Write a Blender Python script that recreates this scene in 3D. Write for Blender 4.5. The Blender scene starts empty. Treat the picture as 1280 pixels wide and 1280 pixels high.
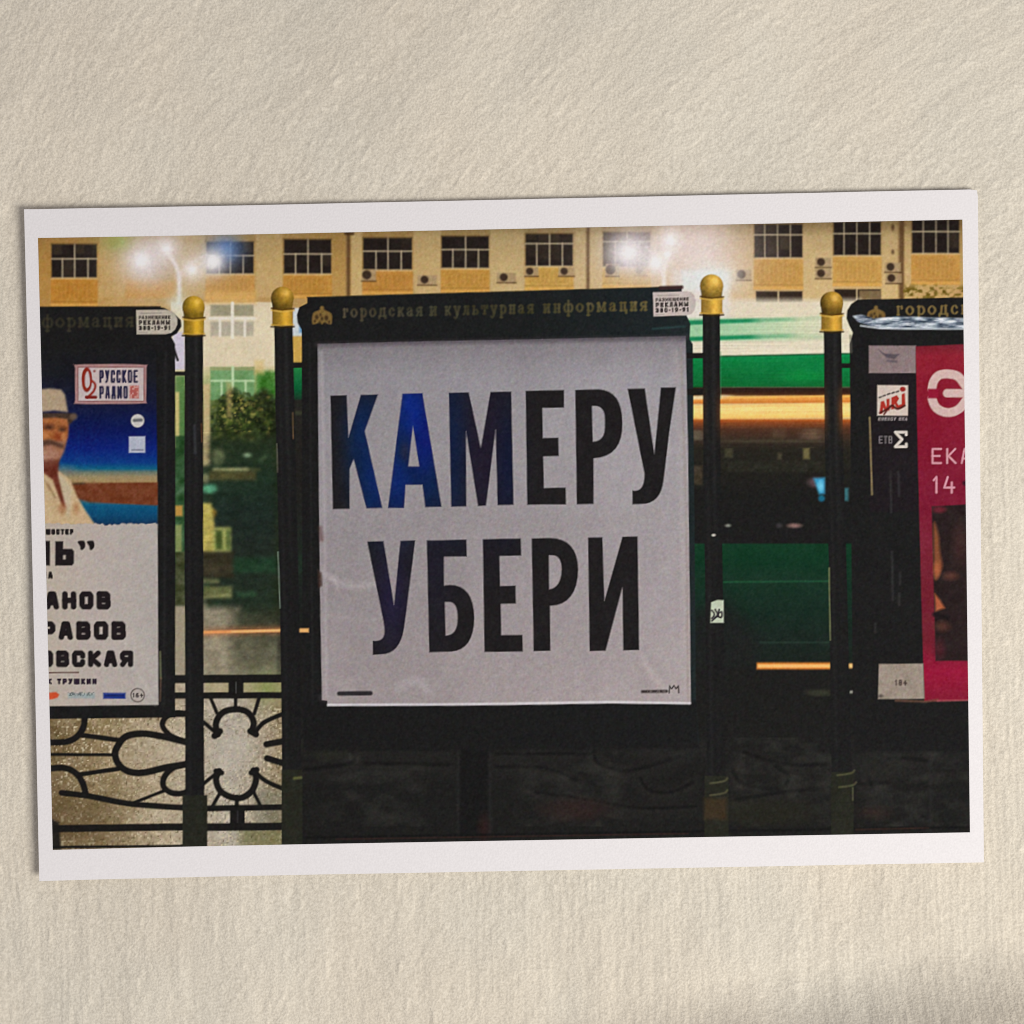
import bpy, math
import numpy as np
from mathutils import Matrix, Vector

# ------------------------------------------------------------------ scene, camera, light
scene = bpy.context.scene
RNG = np.random.default_rng(7)

# Pose solved from the corners of the A5 print (210 x 148 mm), 39 degree lens, phone held above
FOC = 1800.0                                   # focal length in photo pixels (1280 px frame)
ROT = np.array([0.0184, -0.0010, 0.0187])      # rotation vector world -> camera
TRA = np.array([-1.362, -5.469, -318.5685]) / 1000.0


def rodrigues(r):
    a = np.linalg.norm(r)
    k = r / a
    K = np.array([[0, -k[2], k[1]], [k[2], 0, -k[0]], [-k[1], k[0], 0]])
    return np.eye(3) + math.sin(a) * K + (1 - math.cos(a)) * K @ K


R_WC = rodrigues(ROT)
CAM_POS = -R_WC.T @ TRA
cam_data = bpy.data.cameras.new('camera')
cam_data.sensor_fit = 'HORIZONTAL'
cam_data.sensor_width = 36.0
cam_data.lens = 36.0 * FOC / 1280.0
cam_data.clip_start = 0.01
cam_data.clip_end = 20.0
cam = bpy.data.objects.new('camera', cam_data)
M4 = Matrix.Identity(4)
for i in range(3):
    for j in range(3):
        M4[i][j] = float(R_WC.T[i, j])
    M4[i][3] = float(CAM_POS[i])
cam.matrix_world = M4
scene.collection.objects.link(cam)
scene.camera = cam

world = bpy.data.worlds.new('World')
scene.world = world
world.use_nodes = True
bg = world.node_tree.nodes['Background']
bg.inputs['Color'].default_value = (0.96, 0.93, 1.0, 1)
bg.inputs['Strength'].default_value = 0.34


def area_lamp(name, loc, target, size, power, col):
    d = bpy.data.lights.new(name, 'AREA')
    d.shape = 'DISK'
    d.size = size
    d.energy = power
    d.color = col
    o = bpy.data.objects.new(name, d)
    o.location = loc
    o.rotation_euler = (Vector(target) - Vector(loc)).to_track_quat('-Z', 'Y').to_euler()
    scene.collection.objects.link(o)
    return o


# a shaded room lamp to the right of the bed, a little below the print
area_lamp('room_lamp', (0.74, -0.46, 0.80), (0, 0, 0), 0.56, 13.6, (1.0, 0.965, 0.92))

scene.view_settings.view_transform = 'Standard'
scene.view_settings.look = 'None'
scene.view_settings.exposure = 0.0
scene.view_settings.gamma = 1.0
scene.view_settings.use_curve_mapping = False
scene.cycles.filter_width = 1.1


# ------------------------------------------------------------------ pixel <-> plane
def unproject(px, py, z):
    """photo pixel -> point on the level z (metres) of the sheet that lies there"""
    d = np.stack([(np.asarray(px, float) - 640) / FOC, -(np.asarray(py, float) - 640) / FOC,
                  -np.ones_like(np.asarray(px, float))], -1) @ R_WC
    t = (z - CAM_POS[2]) / d[..., 2]
    return CAM_POS[:2] + d[..., :2] * t[..., None]


def project(P):
    c = P @ R_WC.T + TRA
    return 640 + FOC * c[..., 0] / -c[..., 2], 640 - FOC * c[..., 1] / -c[..., 2]


# ------------------------------------------------------------------ noise helpers
def vnoise(x, y, seed=0):
    rng = np.random.default_rng(seed)
    T = rng.random((256, 256))
    xi = np.floor(x).astype(int)
    yi = np.floor(y).astype(int)
    fx = x - xi
    fy = y - yi
    fx = fx * fx * (3 - 2 * fx)
    fy = fy * fy * (3 - 2 * fy)
    a = T[yi % 256, xi % 256]
    b = T[yi % 256, (xi + 1) % 256]
    c = T[(yi + 1) % 256, xi % 256]
    d = T[(yi + 1) % 256, (xi + 1) % 256]
    return (a * (1 - fx) + b * fx) * (1 - fy) + (c * (1 - fx) + d * fx) * fy


def fbm(x, y, seed=0, octv=4):
    s = 0
    w = 0.5
    for k in range(octv):
        s = s + w * vnoise(x * 2 ** k, y * 2 ** k, seed + k)
        w *= 0.5
    return s / (1 - 0.5 ** octv)


def gauss(img, s):
    r = max(1, int(3 * s + 0.5))
    k = np.exp(-0.5 * (np.arange(-r, r + 1) / s) ** 2)
    k /= k.sum()
    p = np.pad(img, [(r, r), (r, r)] + [(0, 0)] * (img.ndim - 2), mode='edge')
    h, w = img.shape[:2]
    t = sum(k[i] * p[:, i:i + w] for i in range(2 * r + 1))
    return sum(k[i] * t[i:i + h] for i in range(2 * r + 1))


# ------------------------------------------------------------------ the printed picture, drawn in photo pixels
X0, Y0, CW, CH = 36, 262, 1192, 814
C = np.zeros((CH, CW, 3))
ID = np.zeros((CH, CW), np.int32)
YY, XX = np.mgrid[Y0:Y0 + CH, X0:X0 + CW].astype(float)
YY += 0.5
XX += 0.5
PARTS = []          # (name, parent index or -1, label or None)


def reg(name, parent=-1, label=None):
    PARTS.append((name, parent, label))
    return len(PARTS) - 1


def window(x0, y0, x1, y1, m=3):
    a = max(0, int(math.floor(x0 - m)) - X0)
    b = min(CW, int(math.ceil(x1 + m)) - X0)
    c = max(0, int(math.floor(y0 - m)) - Y0)
    d = min(CH, int(math.ceil(y1 + m)) - Y0)
    if b <= a or d <= c:
        return None
    return slice(c, d), slice(a, b)


def blend(s, a, col, part):
    x = XX[s]
    y = YY[s]
    c = col(x, y) if callable(col) else np.array(col, float)
    C[s] = C[s] * (1 - a[..., None]) + c * a[..., None]
    if part is not None:
        ID[s] = np.where(a > 0.5, part, ID[s])


def segd(x, y, p, q):
    ex, ey = q[0] - p[0], q[1] - p[1]
    L = ex * ex + ey * ey + 1e-12
    t = np.clip(((x - p[0]) * ex + (y - p[1]) * ey) / L, 0, 1)
    return np.hypot(x - p[0] - t * ex, y - p[1] - t * ey)


def poly(rings, col, soft=1.2, alpha=1.0, part=None):
    if not isinstance(rings[0][0], (list, tuple)):
        rings = [rings]
    xs = [p[0] for r in rings for p in r]
    ys = [p[1] for r in rings for p in r]
    s = window(min(xs), min(ys), max(xs), max(ys), 2 + soft)
    if s is None:
        return
    x = XX[s]
    y = YY[s]
    d = np.full(x.shape, 1e9)
    ins = np.zeros(x.shape, bool)
    for r in rings:
        for p, q in zip(r, r[1:] + r[:1]):
            d = np.minimum(d, segd(x, y, p, q))
            if p[1] != q[1]:
                ins ^= ((p[1] > y) != (q[1] > y)) & (x < (q[0] - p[0]) * (y - p[1]) / (q[1] - p[1]) + p[0])
    d = np.where(ins, -d, d)
    blend(s, alpha * np.clip(0.5 - d / soft, 0, 1), col, part)


def rect(x0, y0, x1, y1, col, soft=1.2, alpha=1.0, part=None):
    poly([(x0, y0), (x1, y0), (x1, y1), (x0, y1)], col, soft, alpha, part)


def smooth(pts, n=6, closed=False):
    P = np.array(pts, float)
    N = len(P)
    out = []
    for i in range(N if closed else N - 1):
        if closed:
            p0, p1, p2, p3 = P[i - 1], P[i], P[(i + 1) % N], P[(i + 2) % N]
        else:
            p0, p1, p2, p3 = P[max(i - 1, 0)], P[i], P[i + 1], P[min(i + 2, N - 1)]
        for k in range(n):
            t = k / n
            v = 0.5 * (2 * p1 + (p2 - p0) * t + (2 * p0 - 5 * p1 + 4 * p2 - p3) * t * t
                       + (3 * p1 - p0 - 3 * p2 + p3) * t ** 3)
            out.append(tuple(v))
    if not closed:
        out.append(tuple(P[-1]))
    return out


def stroke(pts, w, col, soft=1.2, alpha=1.0, part=None, thin=None):
    xs = [p[0] for p in pts]
    ys = [p[1] for p in pts]
    s = window(min(xs), min(ys), max(xs), max(ys), w / 2 + soft + 1)
    if s is None:
        return
    d = np.full(XX[s].shape, 1e9)
    for p, q in zip(pts, pts[1:]):
        ww = w
        if thin is not None:
            L = math.hypot(q[0] - p[0], q[1] - p[1]) + 1e-9
            ww = thin + (w - thin) * abs(q[1] - p[1]) / L
        d = np.minimum(d, segd(XX[s], YY[s], p, q) - ww / 2)
    blend(s, alpha * np.clip(0.5 - d / soft, 0, 1), col, part)


def ell(cx, cy, rx, ry, col, soft=1.2, alpha=1.0, part=None):
    s = window(cx - rx, cy - ry, cx + rx, cy + ry, soft + 2)
    if s is None:
        return
    d = (np.hypot((XX[s] - cx) / rx, (YY[s] - cy) / ry) - 1) * min(rx, ry)
    blend(s, alpha * np.clip(0.5 - d / soft, 0, 1), col, part)


def glow(cx, cy, r, col, a=1.0, ry=None):
    ry = ry or r
    s = window(cx - 3 * r, cy - 3 * ry, cx + 3 * r, cy + 3 * ry)
    if s is None:
        return
    blend(s, a * np.exp(-0.5 * (((XX[s] - cx) / r) ** 2 + ((YY[s] - cy) / ry) ** 2)), col, None)


def vgrad(*stops):
    ys = [k[0] for k in stops]

    def f(x, y):
        return np.stack([np.interp(y, ys, [k[1][i] for k in stops]) for i in range(3)], -1)
    return f


def hgrad(*stops):
    xs = [k[0] for k in stops]

    def f(x, y):
        return np.stack([np.interp(x, xs, [k[1][i] for k in stops]) for i in range(3)], -1)
    return f


def mottle(col, amp, sc, seed, tint=(1, 1, 1)):
    def f(x, y):
        c = col(x, y) if callable(col) else np.broadcast_to(np.array(col, float), x.shape + (3,))
        n = fbm(x / sc, y / sc, seed, 3) - 0.5
        return np.clip(c + amp * 2 * n[..., None] * np.array(tint, float), 0, 255)
    return f


# ---- stroke alphabet (unit boxes, y down)
G = {
    'А': [[(0, 1), (.32, 0), (.68, 0), (1, 1)], [(.14, .68), (.86, .68)]],
    'Б': [[(.95, 0), (0, 0), (0, 1), (.8, 1), (1, .85), (1, .6), (.8, .45), (0, .45)]],
    'В': [[(0, 0), (0, 1), (.85, 1), (1, .88), (1, .6), (.85, .48), (0, .48)],
          [(.85, .48), (.96, .38), (.96, .1), (.82, 0), (0, 0)]],
    'Г': [[(1, 0), (0, 0), (0, 1)]],
    'Д': [[(.2, .76), (.3, 0), (.85, 0), (.85, .76)], [(0, 1.06), (0, .78), (1, .78), (1, 1.06)]],
    'Е': [[(1, 0), (0, 0), (0, 1), (1, 1)], [(0, .5), (.85, .5)]],
    'З': [[(0, .12), (.3, 0), (.8, 0), (1, .2), (.8, .48), (.35, .48)], [(.8, .48), (1, .7), (.8, 1), (.2, 1), (0, .88)]],
    'И': [[(0, 0), (0, 1)], [(0, 1), (1, 0)], [(1, 0), (1, 1)]],
    'К': [[(0, 0), (0, 1)], [(.95, 0), (.15, .5), (1, 1)]],
    'Л': [[(0, 1), (.22, .85), (.3, 0), (1, 0), (1, 1)]],
    'М': [[(0, 1), (0, 0), (.5, .7), (1, 0), (1, 1)]],
    'Н': [[(0, 0), (0, 1)], [(1, 0), (1, 1)], [(0, .5), (1, .5)]],
    'О': [[(.15, 0), (.85, 0), (1, .15), (1, .85), (.85, 1), (.15, 1), (0, .85), (0, .15), (.15, 0)]],
    'Р': [[(0, 1), (0, 0), (.82, 0), (1, .15), (1, .45), (.82, .58), (0, .58)]],
    'С': [[(1, .28), (1, .12), (.85, 0), (.15, 0), (0, .15), (0, .85), (.15, 1), (.85, 1), (1, .88), (1, .74)]],
    'Т': [[(0, 0), (1, 0)], [(.5, 0), (.5, 1)]],
    'У': [[(0, 0), (.5, .62)], [(1, 0), (.42, .9), (.1, 1)]],
    'Ш': [[(0, 0), (0, 1), (1, 1), (1, 0)], [(.5, 0), (.5, 1)]],
    'Щ': [[(0, 0), (0, .92), (1, .92), (1, 0)], [(.5, 0), (.5, .92)], [(1, .92), (1.08, 1.1)]],
    'Ы': [[(0, 0), (0, 1), (.5, 1), (.62, .85), (.62, .6), (.5, .48), (0, .48)], [(1, 0), (1, 1)]],
    'Я': [[(1, 1), (1, 0), (.2, 0), (0, .15), (0, .42), (.2, .56), (1, .56)], [(.45, .56), (0, 1)]],
    'Σ': [[(1, .18), (1, 0), (0, 0), (.62, .5), (0, 1), (1, 1), (1, .82)]],
    'N': [[(0, 1), (0, 0), (1, 1), (1, 0)]],
    'R': [[(0, 1), (0, 0), (.85, 0), (1, .15), (1, .4), (.85, .55), (0, .55)], [(.5, .55), (1, 1)]],
    'J': [[(.9, 0), (.9, .85), (.7, 1), (.1, 1), (0, .8)]],
    'E': [[(1, 0), (0, 0), (0, 1), (1, 1)], [(0, .5), (.85, .5)]],
    'G': [[(1, .2), (.8, 0), (.2, 0), (0, .2), (0, .8), (.2, 1), (1, 1), (1, .55), (.6, .55)]],
    'Y': [[(0, 0), (.5, .5), (1, 0)], [(.5, .5), (.5, 1)]],
    'K': [[(0, 0), (0, 1)], [(.95, 0), (.15, .5), (1, 1)]],
    'A': [[(0, 1), (.5, 0), (1, 1)], [(.2, .68), (.8, .68)]],
    '0': [[(.2, 0), (.8, 0), (1, .2), (1, .8), (.8, 1), (.2, 1), (0, .8), (0, .2), (.2, 0)]],
    '1': [[(.15, .2), (.6, 0), (.6, 1)]],
    '3': [[(0, .1), (.3, 0), (.8, 0), (1, .22), (.8, .47), (.35, .47)], [(.8, .47), (1, .72), (.8, 1), (.2, 1), (0, .9)]],
    '4': [[(.35, 0), (0, .68), (1, .68)], [(.75, .35), (.75, 1)]],
    '6': [[(.85, 0), (.25, .1), (0, .5), (0, .85), (.2, 1), (.8, 1), (1, .85), (1, .6), (.8, .45), (.1, .48)]],
    '8': [[(.2, 0), (.8, 0), (.95, .22), (.8, .46), (.2, .46), (.05, .22), (.2, 0)],
          [(.2, .46), (0, .72), (.2, 1), (.8, 1), (1, .72), (.8, .46)]],
    '9': [[(.15, 1), (.75, .9), (1, .5), (1, .15), (.8, 0), (.2, 0), (0, .15), (0, .4), (.2, .55), (.95, .52)]],
    '-': [[(.1, .55), (.9, .55)]],
    '+': [[(0, .55), (1, .55)], [(.5, .15), (.5, .95)]],
    # lower-case serif letters for the painted boards
    'г': [[(.2, 0), (.2, 1)], [(.2, 0), (.9, 0), (.92, .22)], [(0, 1), (.45, 1)], [(0, 0), (.2, 0)]],
    'о': [smooth([(.5, 0), (.92, .3), (.92, .7), (.5, 1), (.08, .7), (.08, .3)], 4, True) + [(.5, 0)]],
    'р': [[(.2, 0), (.2, 1.5)], [(0, 1.5), (.42, 1.5)], [(0, .03), (.2, 0)],
          smooth([(.2, .18), (.6, 0), (.95, .35), (.92, .72), (.6, 1), (.2, .86)], 4)],
    'д': [[(.28, .1), (.2, .95)], [(.78, 0), (.78, .98)], [(.25, 0), (.95, 0)], [(0, 1.25), (.02, 1), (.98, 1), (1, 1.25)]],
    'с': [smooth([(.9, .25), (.62, 0), (.22, .15), (.08, .5), (.22, .86), (.62, 1), (.95, .8)], 4)],
    'к': [[(.2, 0), (.2, 1)], [(0, 1), (.42, 1)], [(0, 0), (.42, 0)], [(.2, .5), (.5, .45), (.9, 0)], [(.48, .45), (.92, 1), (1.02, 1)]],
    'а': [smooth([(.12, .22), (.4, 0), (.7, .15), (.72, .5), (.72, .95), (1, .95)], 4), smooth([(.72, .4), (.25, .55), (.08, .8), (.35, 1), (.72, .8)], 4)],
    'я': [[(.8, 0), (.8, 1)], [(.62, 1), (1, 1)], [(1, 0), (.4, 0)], smooth([(.5, 0), (.14, .12), (.14, .42), (.45, .55), (.8, .55)], 4), [(.45, .55), (.1, 1), (-.05, 1)]],
    'и': [[(.2, 0), (.2, 1)], [(.82, 0), (.82, 1)], [(.2, .95), (.82, .08)], [(0, 0), (.4, 0)], [(.62, 0), (1, 0)], [(0, 1), (.4, 1)], [(.62, 1), (1, 1)]],
    'у': [[(.1, 0), (.52, .95)], [(.92, 0), (.45, 1.3), (.2, 1.5), (.05, 1.4)], [(-.05, 0), (.35, 0)], [(.7, 0), (1.05, 0)]],
    'л': [[(.35, 0), (.28, .8), (.05, 1)], [(.82, 0), (.82, 1)], [(.2, 0), (1, 0)], [(.62, 1), (1, 1)]],
    'ь': [[(.2, 0), (.2, 1)], [(0, 0), (.4, 0)], smooth([(.2, .48), (.7, .48), (.95, .72), (.7, 1), (0, 1)], 4)],
    'т': [[(.5, 0), (.5, 1)], [(.05, .25), (.05, 0), (.95, 0), (.95, .25)], [(.28, 1), (.72, 1)]],
    'н': [[(.2, 0), (.2, 1)], [(.82, 0), (.82, 1)], [(.2, .5), (.82, .5)], [(0, 0), (.4, 0)], [(.62, 0), (1, 0)], [(0, 1), (.4, 1)], [(.62, 1), (1, 1)]],
    'ф': [[(.5, -.4), (.5, 1.5)], [(.35, 1.5), (.65, 1.5)], smooth([(.5, .1), (.2, .02), (.02, .5), (.2, .98), (.5, .9)], 4), smooth([(.5, .1), (.8, .02), (.98, .5), (.8, .98), (.5, .9)], 4)],
    'м': [[(.15, 0), (.12, 1)], [(.15, 0), (.5, .85), (.85, 0)], [(.86, 0), (.88, 1)], [(0, 1), (.3, 1)], [(.7, 1), (1.02, 1)], [(0, 0), (.15, 0)], [(.86, 0), (1, 0)]],
    'ц': [[(.2, 0), (.2, 1)], [(.78, 0), (.78, 1)], [(0, 0), (.4, 0)], [(.6, 0), (.98, 0)], [(.05, 1), (1, 1), (1, 1.3)]],
}
WIDE = {'ф': 1.25, 'м': 1.25, 'д': 1.1, 'г': .8, 'Ш': 1.3, 'Щ': 1.35, 'М': 1.2, 'Ы': 1.25, '1': .65, '-': .6, ' ': .7, 'с': .9}


def text(s, x0, x1, yt, yb, w, col, gap=0.3, slope=0.0, thin=None, soft=1.1, alpha=1.0, part=None, shear=0.0):
    """letters fitted into x0..x1, cap line yt, base line yb, slope = dy/dx of the base line"""
    ws = [WIDE.get(c, 1.0) for c in s]
    tot = sum(ws) + gap * (len(s) - 1)
    u = (x1 - x0) / tot
    x = x0
    for c, wd in zip(s, ws):
        if c != ' ':
            i = w / 2
            for st in G[c]:
                pts = []
                for gx, gy in st:
                    px = x + i + gx * (wd * u - w)
                    py = yt + i + gy * (yb - yt - w)
                    px += shear * (yb - py)
                    pts.append((px, py + slope * (px - x0)))
                stroke(pts, w, col, soft, alpha, part, thin)
        x += (wd + gap) * u


# ------------------------------------------------------------------ 1 facade, street and bus (all behind the boards)
P_FAC = reg('printed_facade', -1, 'ochre building facade printed along the top of the picture')
P_STR = reg('printed_street', -1, 'dim green street and tree printed between the posts')
P_BUS = reg('printed_bus', -1, 'motion blurred green and white bus printed right of the banner')
P_DRK = reg('printed_pavement', -1, 'nearly black foreground printed below the banner')
P_GRD = reg('printed_ground', -1, 'speckled tan ground printed behind the railing')

INK = (32, 32, 31)
C[:] = INK
ID[:] = P_DRK
wall = hgrad((40, (181, 139, 74)), (130, (196, 158, 96)), (260, (190, 158, 104)), (430, (186, 150, 88)),
             (640, (190, 165, 118)), (760, (198, 172, 128)), (870, (216, 188, 158)), (960, (206, 178, 130)),
             (1090, (203, 174, 122)), (1210, (190, 158, 104)))
wallf = mottle(lambda x, y: wall(x, y) * (0.86 + 0.14 * np.clip((y - 280) / 50, 0, 1))[..., None], 7, 22, 11)
rect(36, 262, 1228, 440, wallf, part=P_FAC)
# pale pilasters between the window bays
for a, b, k in ((124, 156, .35), (218, 256, .55), (320, 353, .6), (439, 453, .8), (517, 551, .65), (613, 655, .6), (719, 733, .7),
                (738, 753, .7), (816, 850, .5), (905, 942, .5), (1004, 1041, .65), (1103, 1122, .6), (1131, 1140, .5)):
    rect(a, 276, b, 372, mottle((214, 193, 146), 6, 14, 21), 3, k * .75)
# shaded strip right under the eaves
rect(36, 262, 1228, 288, (112, 88, 48), 16, .40)


def facade_window(x0, y0, x1, y1, tr, mull, full=False, fade=0.0, panel=None, pc=(203, 146, 66)):
    pc = (pc[0] * .95, pc[1] * .965, pc[2] * 1.0)
    pid = reg('printed_window', P_FAC)
    if panel:
        rect(x0 - 1, y1 + 1, x1 + 1, panel, mottle(pc, 10, 5, int(x0)), 2, 1 - fade)
        rect(x0 + 5, y1 + 7, x1 - 5, panel - 9, tuple(c * .93 for c in pc), 2.5, .7 * (1 - fade))
        n = 9
        for i in range(n):
            xx = x0 + 7 + (x1 - x0 - 14) * i / (n - 1)
            stroke([(xx, y1 + 9), (xx, panel - 11)], 1.2, tuple(min(255, c * 1.09) for c in pc), 1.6, .5 * (1 - fade))
        stroke([(x0, panel - 6), (x1, panel - 6)], 1.4, tuple(c * .78 for c in pc), 2, .6 * (1 - fade))
        stroke([(x0, panel - 2), (x1, panel - 2)], 3, (228, 178, 96), 2, .6 * (1 - fade))
    rect(x0, y0, x1, y1, mottle((40, 34, 32), 6, 9, int(x0) + 1), 1.6, 1 - fade, pid)
    wr = np.random.default_rng(int(x0))
    for i in range(4):
        xa = x0 + (x1 - x0) * i / 4
        for ya, yb_ in ((y0 + 1, tr - 1), (tr + 1, y1 - 1)):
            v = wr.random()
            if v > .55:
                rect(xa + 1.5, ya, xa + (x1 - x0) / 4 - 1.5, yb_ - (yb_ - ya) * .5 * wr.random(), (92, 78, 60), 2.5, .75 * (v - .5) * (1 - fade))
    stroke([(x0 - 1, y1 + 1.5), (x1 + 1, y1 + 1.5)], 1.6, (226, 206, 160), 1.6, .5 * (1 - fade))
    stroke([(x0 - .5, y0), (x0 - .5, y1)], 1.5, (112, 88, 54), 1.6, .5 * (1 - fade))
    fr = (200, 187, 158)
    a = .85 * (1 - fade)
    xm = (x0 + x1) / 2
    stroke([(x0, tr), (x1, tr)], 1.9, fr, 1.5, a)
    if full:
        for m in mull:
            stroke([(m, y0), (m, y1)], 1.8, fr, 1.5, a * .9)
    else:
        stroke([(xm + .5, y0), (xm + .5, y1)], 1.9, fr, 1.5, a)
        for m in mull:
            stroke([(m, tr), (m, y1)], 1.9, fr, 1.5, a)
    stroke([(x0, y1), (x1, y1)], 1.4, fr, 1.5, a * .5)
    stroke([(x0, y0), (x1, y0)], 2.5, (110, 86, 50), 2, .5 * (1 - fade))


def aircon(x, y, w=18, h=14, a=1.0):
    rect(x, y + 1, x + w, y + h, mottle((172, 150, 116), 8, 5, int(x)), 1.6, .9 * a)
    ell(x + w * .36, y + h * .5, h * .38, h * .38, (58, 44, 36), 2, .95 * a)
    stroke([(x, y + h + .5), (x + w, y + h + .5)], 1.6, (84, 62, 40), 1.6, .8 * a)


facade_window(64.5, 305, 121, 347, 323.5, (78, 110), panel=383, pc=(204, 142, 58))
rect(158, 350, 219, 372, (206, 152, 78), 6, .8)
facade_window(258, 302, 317, 342, 319.5, (274, 304), panel=374, pc=(212, 160, 86))
facade_window(355, 299, 414, 342, 317.5, (369.5, 402), panel=373, pc=(206, 150, 68))
facade_window(454, 297, 515, 337, 314, (470, 501.5), panel=368, pc=(204, 146, 68))
facade_window(552, 295, 611, 335, 312, (566, 598), panel=366, pc=(208, 156, 74))
facade_window(657, 292, 716, 332.5, 304.5, (671, 703), panel=363, pc=(212, 168, 84))
facade_window(754, 290, 813, 333, 302, (769, 799), panel=360, pc=(220, 180, 102), fade=.15)
facade_window(943, 280, 1003, 322, 293.5, (956, 972, 988), True, panel=362, pc=(212, 162, 84))
facade_window(1042, 277, 1101, 319, 292, (1055, 1071, 1087), True, panel=358, pc=(214, 166, 88))
facade_window(1140, 274, 1199, 316.5, 289.5, (1154, 1170, 1185), True, panel=356, pc=(208, 156, 80))
for x0, y0, x1 in ((945, 364, 1003), (1043, 361.5, 1101)):
    rect(x0, y0, x1, y0 + 15.5, (48, 38, 32), 1.8)
    stroke([((x0 + x1) / 2 - 1, y0), ((x0 + x1) / 2 - 1, y0 + 15)], 2, (196, 176, 140), 1.5)
rect(1074, 363, 1101, 376, (150, 128, 92), 2, .75)
rect(900, 374, 1075, 400, (226, 216, 190), 8, .9)
for p, w in ((435.5, 4.5), (735, 3.6), (1127, 6)):
    stroke([(p, 270), (p, 372)], w, (94, 68, 44), 2.4, .85)
    stroke([(p - w * .6, 270), (p - w * .6, 372)], 1.5, (140, 112, 78), 2, .6)
stroke([(432, 292), (441, 292)], 4, (70, 48, 26), 2, .8)
for a in ((452, 336, 18, 15), (522, 343, 24, 13), (621, 340, 24, 13), (656, 333, 17, 12), (698, 333, 20, 12), (757, 329, 17, 16),
          (794, 331, 15, 13, .5), (920, 336, 19, 14), (1019, 321, 20, 13), (1019, 335, 20, 13), (1106, 327, 20, 13), (1107, 341, 20, 13)):
    aircon(*a)
ell(1116, 284, 2, 4, (90, 66, 44), 2, .8)
ell(1116, 315, 2, 3, (90, 66, 44), 2, .8)
s = window(1132, 352, 1204, 376)
lf = fbm(XX[s] / 5, YY[s] / 4, 31, 3)
blend(s, np.clip((lf - .42) * 6, 0, 1) * np.clip((YY[s] - 353) / 8, 0, 1), mottle((118, 100, 40), 26, 4, 32), None)

# the facade is dim at this hour, dimmest under the roof edge
s = window(36, 262, 1228, 373, 0)
C[s] *= (np.interp(YY[s], [275, 292, 330, 373], [.80, .91, .98, 1.0])[..., None] * np.array([1.0, .985, .95]))

# street seen between the left board and the second post
rect(214, 378, 346, 850, vgrad((378, (222, 205, 166)), (420, (226, 214, 182)), (456, (222, 206, 168)), (480, (170, 180, 120)),
                              (505, (92, 108, 62)), (560, (48, 60, 42)), (640, (36, 52, 42)), (740, (36, 48, 38)),
                              (765, (120, 118, 92)), (850, (132, 126, 104))), part=P_STR)
rect(214, 378, 346, 458, mottle((226, 213, 182), 6, 18, 41), 3, .9, P_FAC)
rect(256, 364, 320, 380, (222, 178, 104), 6, .75)
for x0, y0, x1, y1, c, gcol in ((263, 381, 317, 395, (150, 146, 118), None), (263, 402, 317, 420, (176, 170, 150), None)):
    rect(x0, y0, x1, y1, mottle(c, 10, 8, 42), 2.5, .85)
for x in (290.5,):
    stroke([(x, 379), (x, 422)], 4, (236, 230, 214), 2)
stroke([(262, 398), (318, 398)], 3.4, (236, 230, 214), 2)
for x in (275, 306):
    stroke([(x, 398), (x, 420)], 3.2, (236, 230, 214), 2)
rect(263, 459, 318, 500, mottle((112, 158, 104), 18, 9, 43), 2, .95)
rect(263, 459, 318, 463, (150, 160, 110), 2)
stroke([(291, 459), (291, 498), (300, 498)], 3.2, (196, 224, 178), 2)
stroke([(264, 476), (318, 476)], 2.4, (190, 218, 170), 2)
for x in (277, 307):
    stroke([(x, 476), (x, 500)], 2.6, (186, 216, 168), 2)
rect(320, 464, 346, 506, mottle((66, 124, 50), 48, 7, 44), 6, .95)
rect(318, 450, 330, 468, (214, 190, 120), 5, .6)
# tree and darkness
s = window(256, 478, 346, 772)
n1 = fbm(XX[s] / 13, YY[s] / 11, 51, 4)
n2 = fbm(XX[s] / 6, YY[s] / 5, 55, 3)
edge = np.clip((YY[s] - 488 - 6 * np.sin(XX[s] / 6)) / 16, 0, 1) * np.clip((XX[s] - 258 - 12 * np.clip((600 - YY[s]) / 90, 0, 1)) / 8, 0, 1)
blend(s, np.clip(edge * 3.4 * (n1 + .05), 0, 1), mottle((36, 44, 26), 20, 5, 56), P_STR)
n3 = fbm(XX[s] / 2.9, YY[s] / 2.7, 57, 3)
hl = np.clip((n2 * .45 + n3 * .55 - .53) * 12, 0, 1) * np.clip((560 - YY[s]) / 40, 0, 1) * np.clip((332 - XX[s]) / 30, 0, 1) * edge
blend(s, hl * .9, (176, 164, 84), None)
gl = np.clip((fbm(XX[s] / 8, YY[s] / 7, 58, 3) - .46) * 5, 0, 1) * np.clip((590 - YY[s]) / 60, 0, 1) * edge
blend(s, gl * .55, (74, 96, 44), None)
lrng = np.random.default_rng(17)
for i in range(420):
    lx = 262 + 84 * lrng.random()
    ly = 486 + 92 * lrng.random() ** 1.1
    if (lx < 266 and ly > 545) or ly < 489 + 20 * ((lx - 312) / 50) ** 2 + 7 * math.sin(lx / 4.5):
        continue
    lc = ((44, 58, 28), (70, 86, 38), (34, 42, 24), (104, 112, 52), (156, 150, 76))[int(lrng.choice(5, p=[.3, .26, .26, .12, .06]))]
    if lx > 322:
        lc = tuple(c * .72 for c in lc)
    ell(lx, ly, 1.3 + 2.2 * lrng.random(), 1.1 + 1.6 * lrng.random(), lc, 1.8, .75)
rect(283, 478, 290, 522, (212, 184, 118), 4, .45)
rect(254, 480, 262.5, 582, (202, 182, 134), 3, .95)
rect(262, 548, 346, 784, vgrad((548, (40, 52, 36)), (600, (34, 52, 40)), (640, (33, 46, 42)), (690, (34, 42, 38)), (784, (40, 56, 42))), 14, .85)
ell(273, 571, 8, 10, (126, 132, 92), 6, .6)
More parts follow.
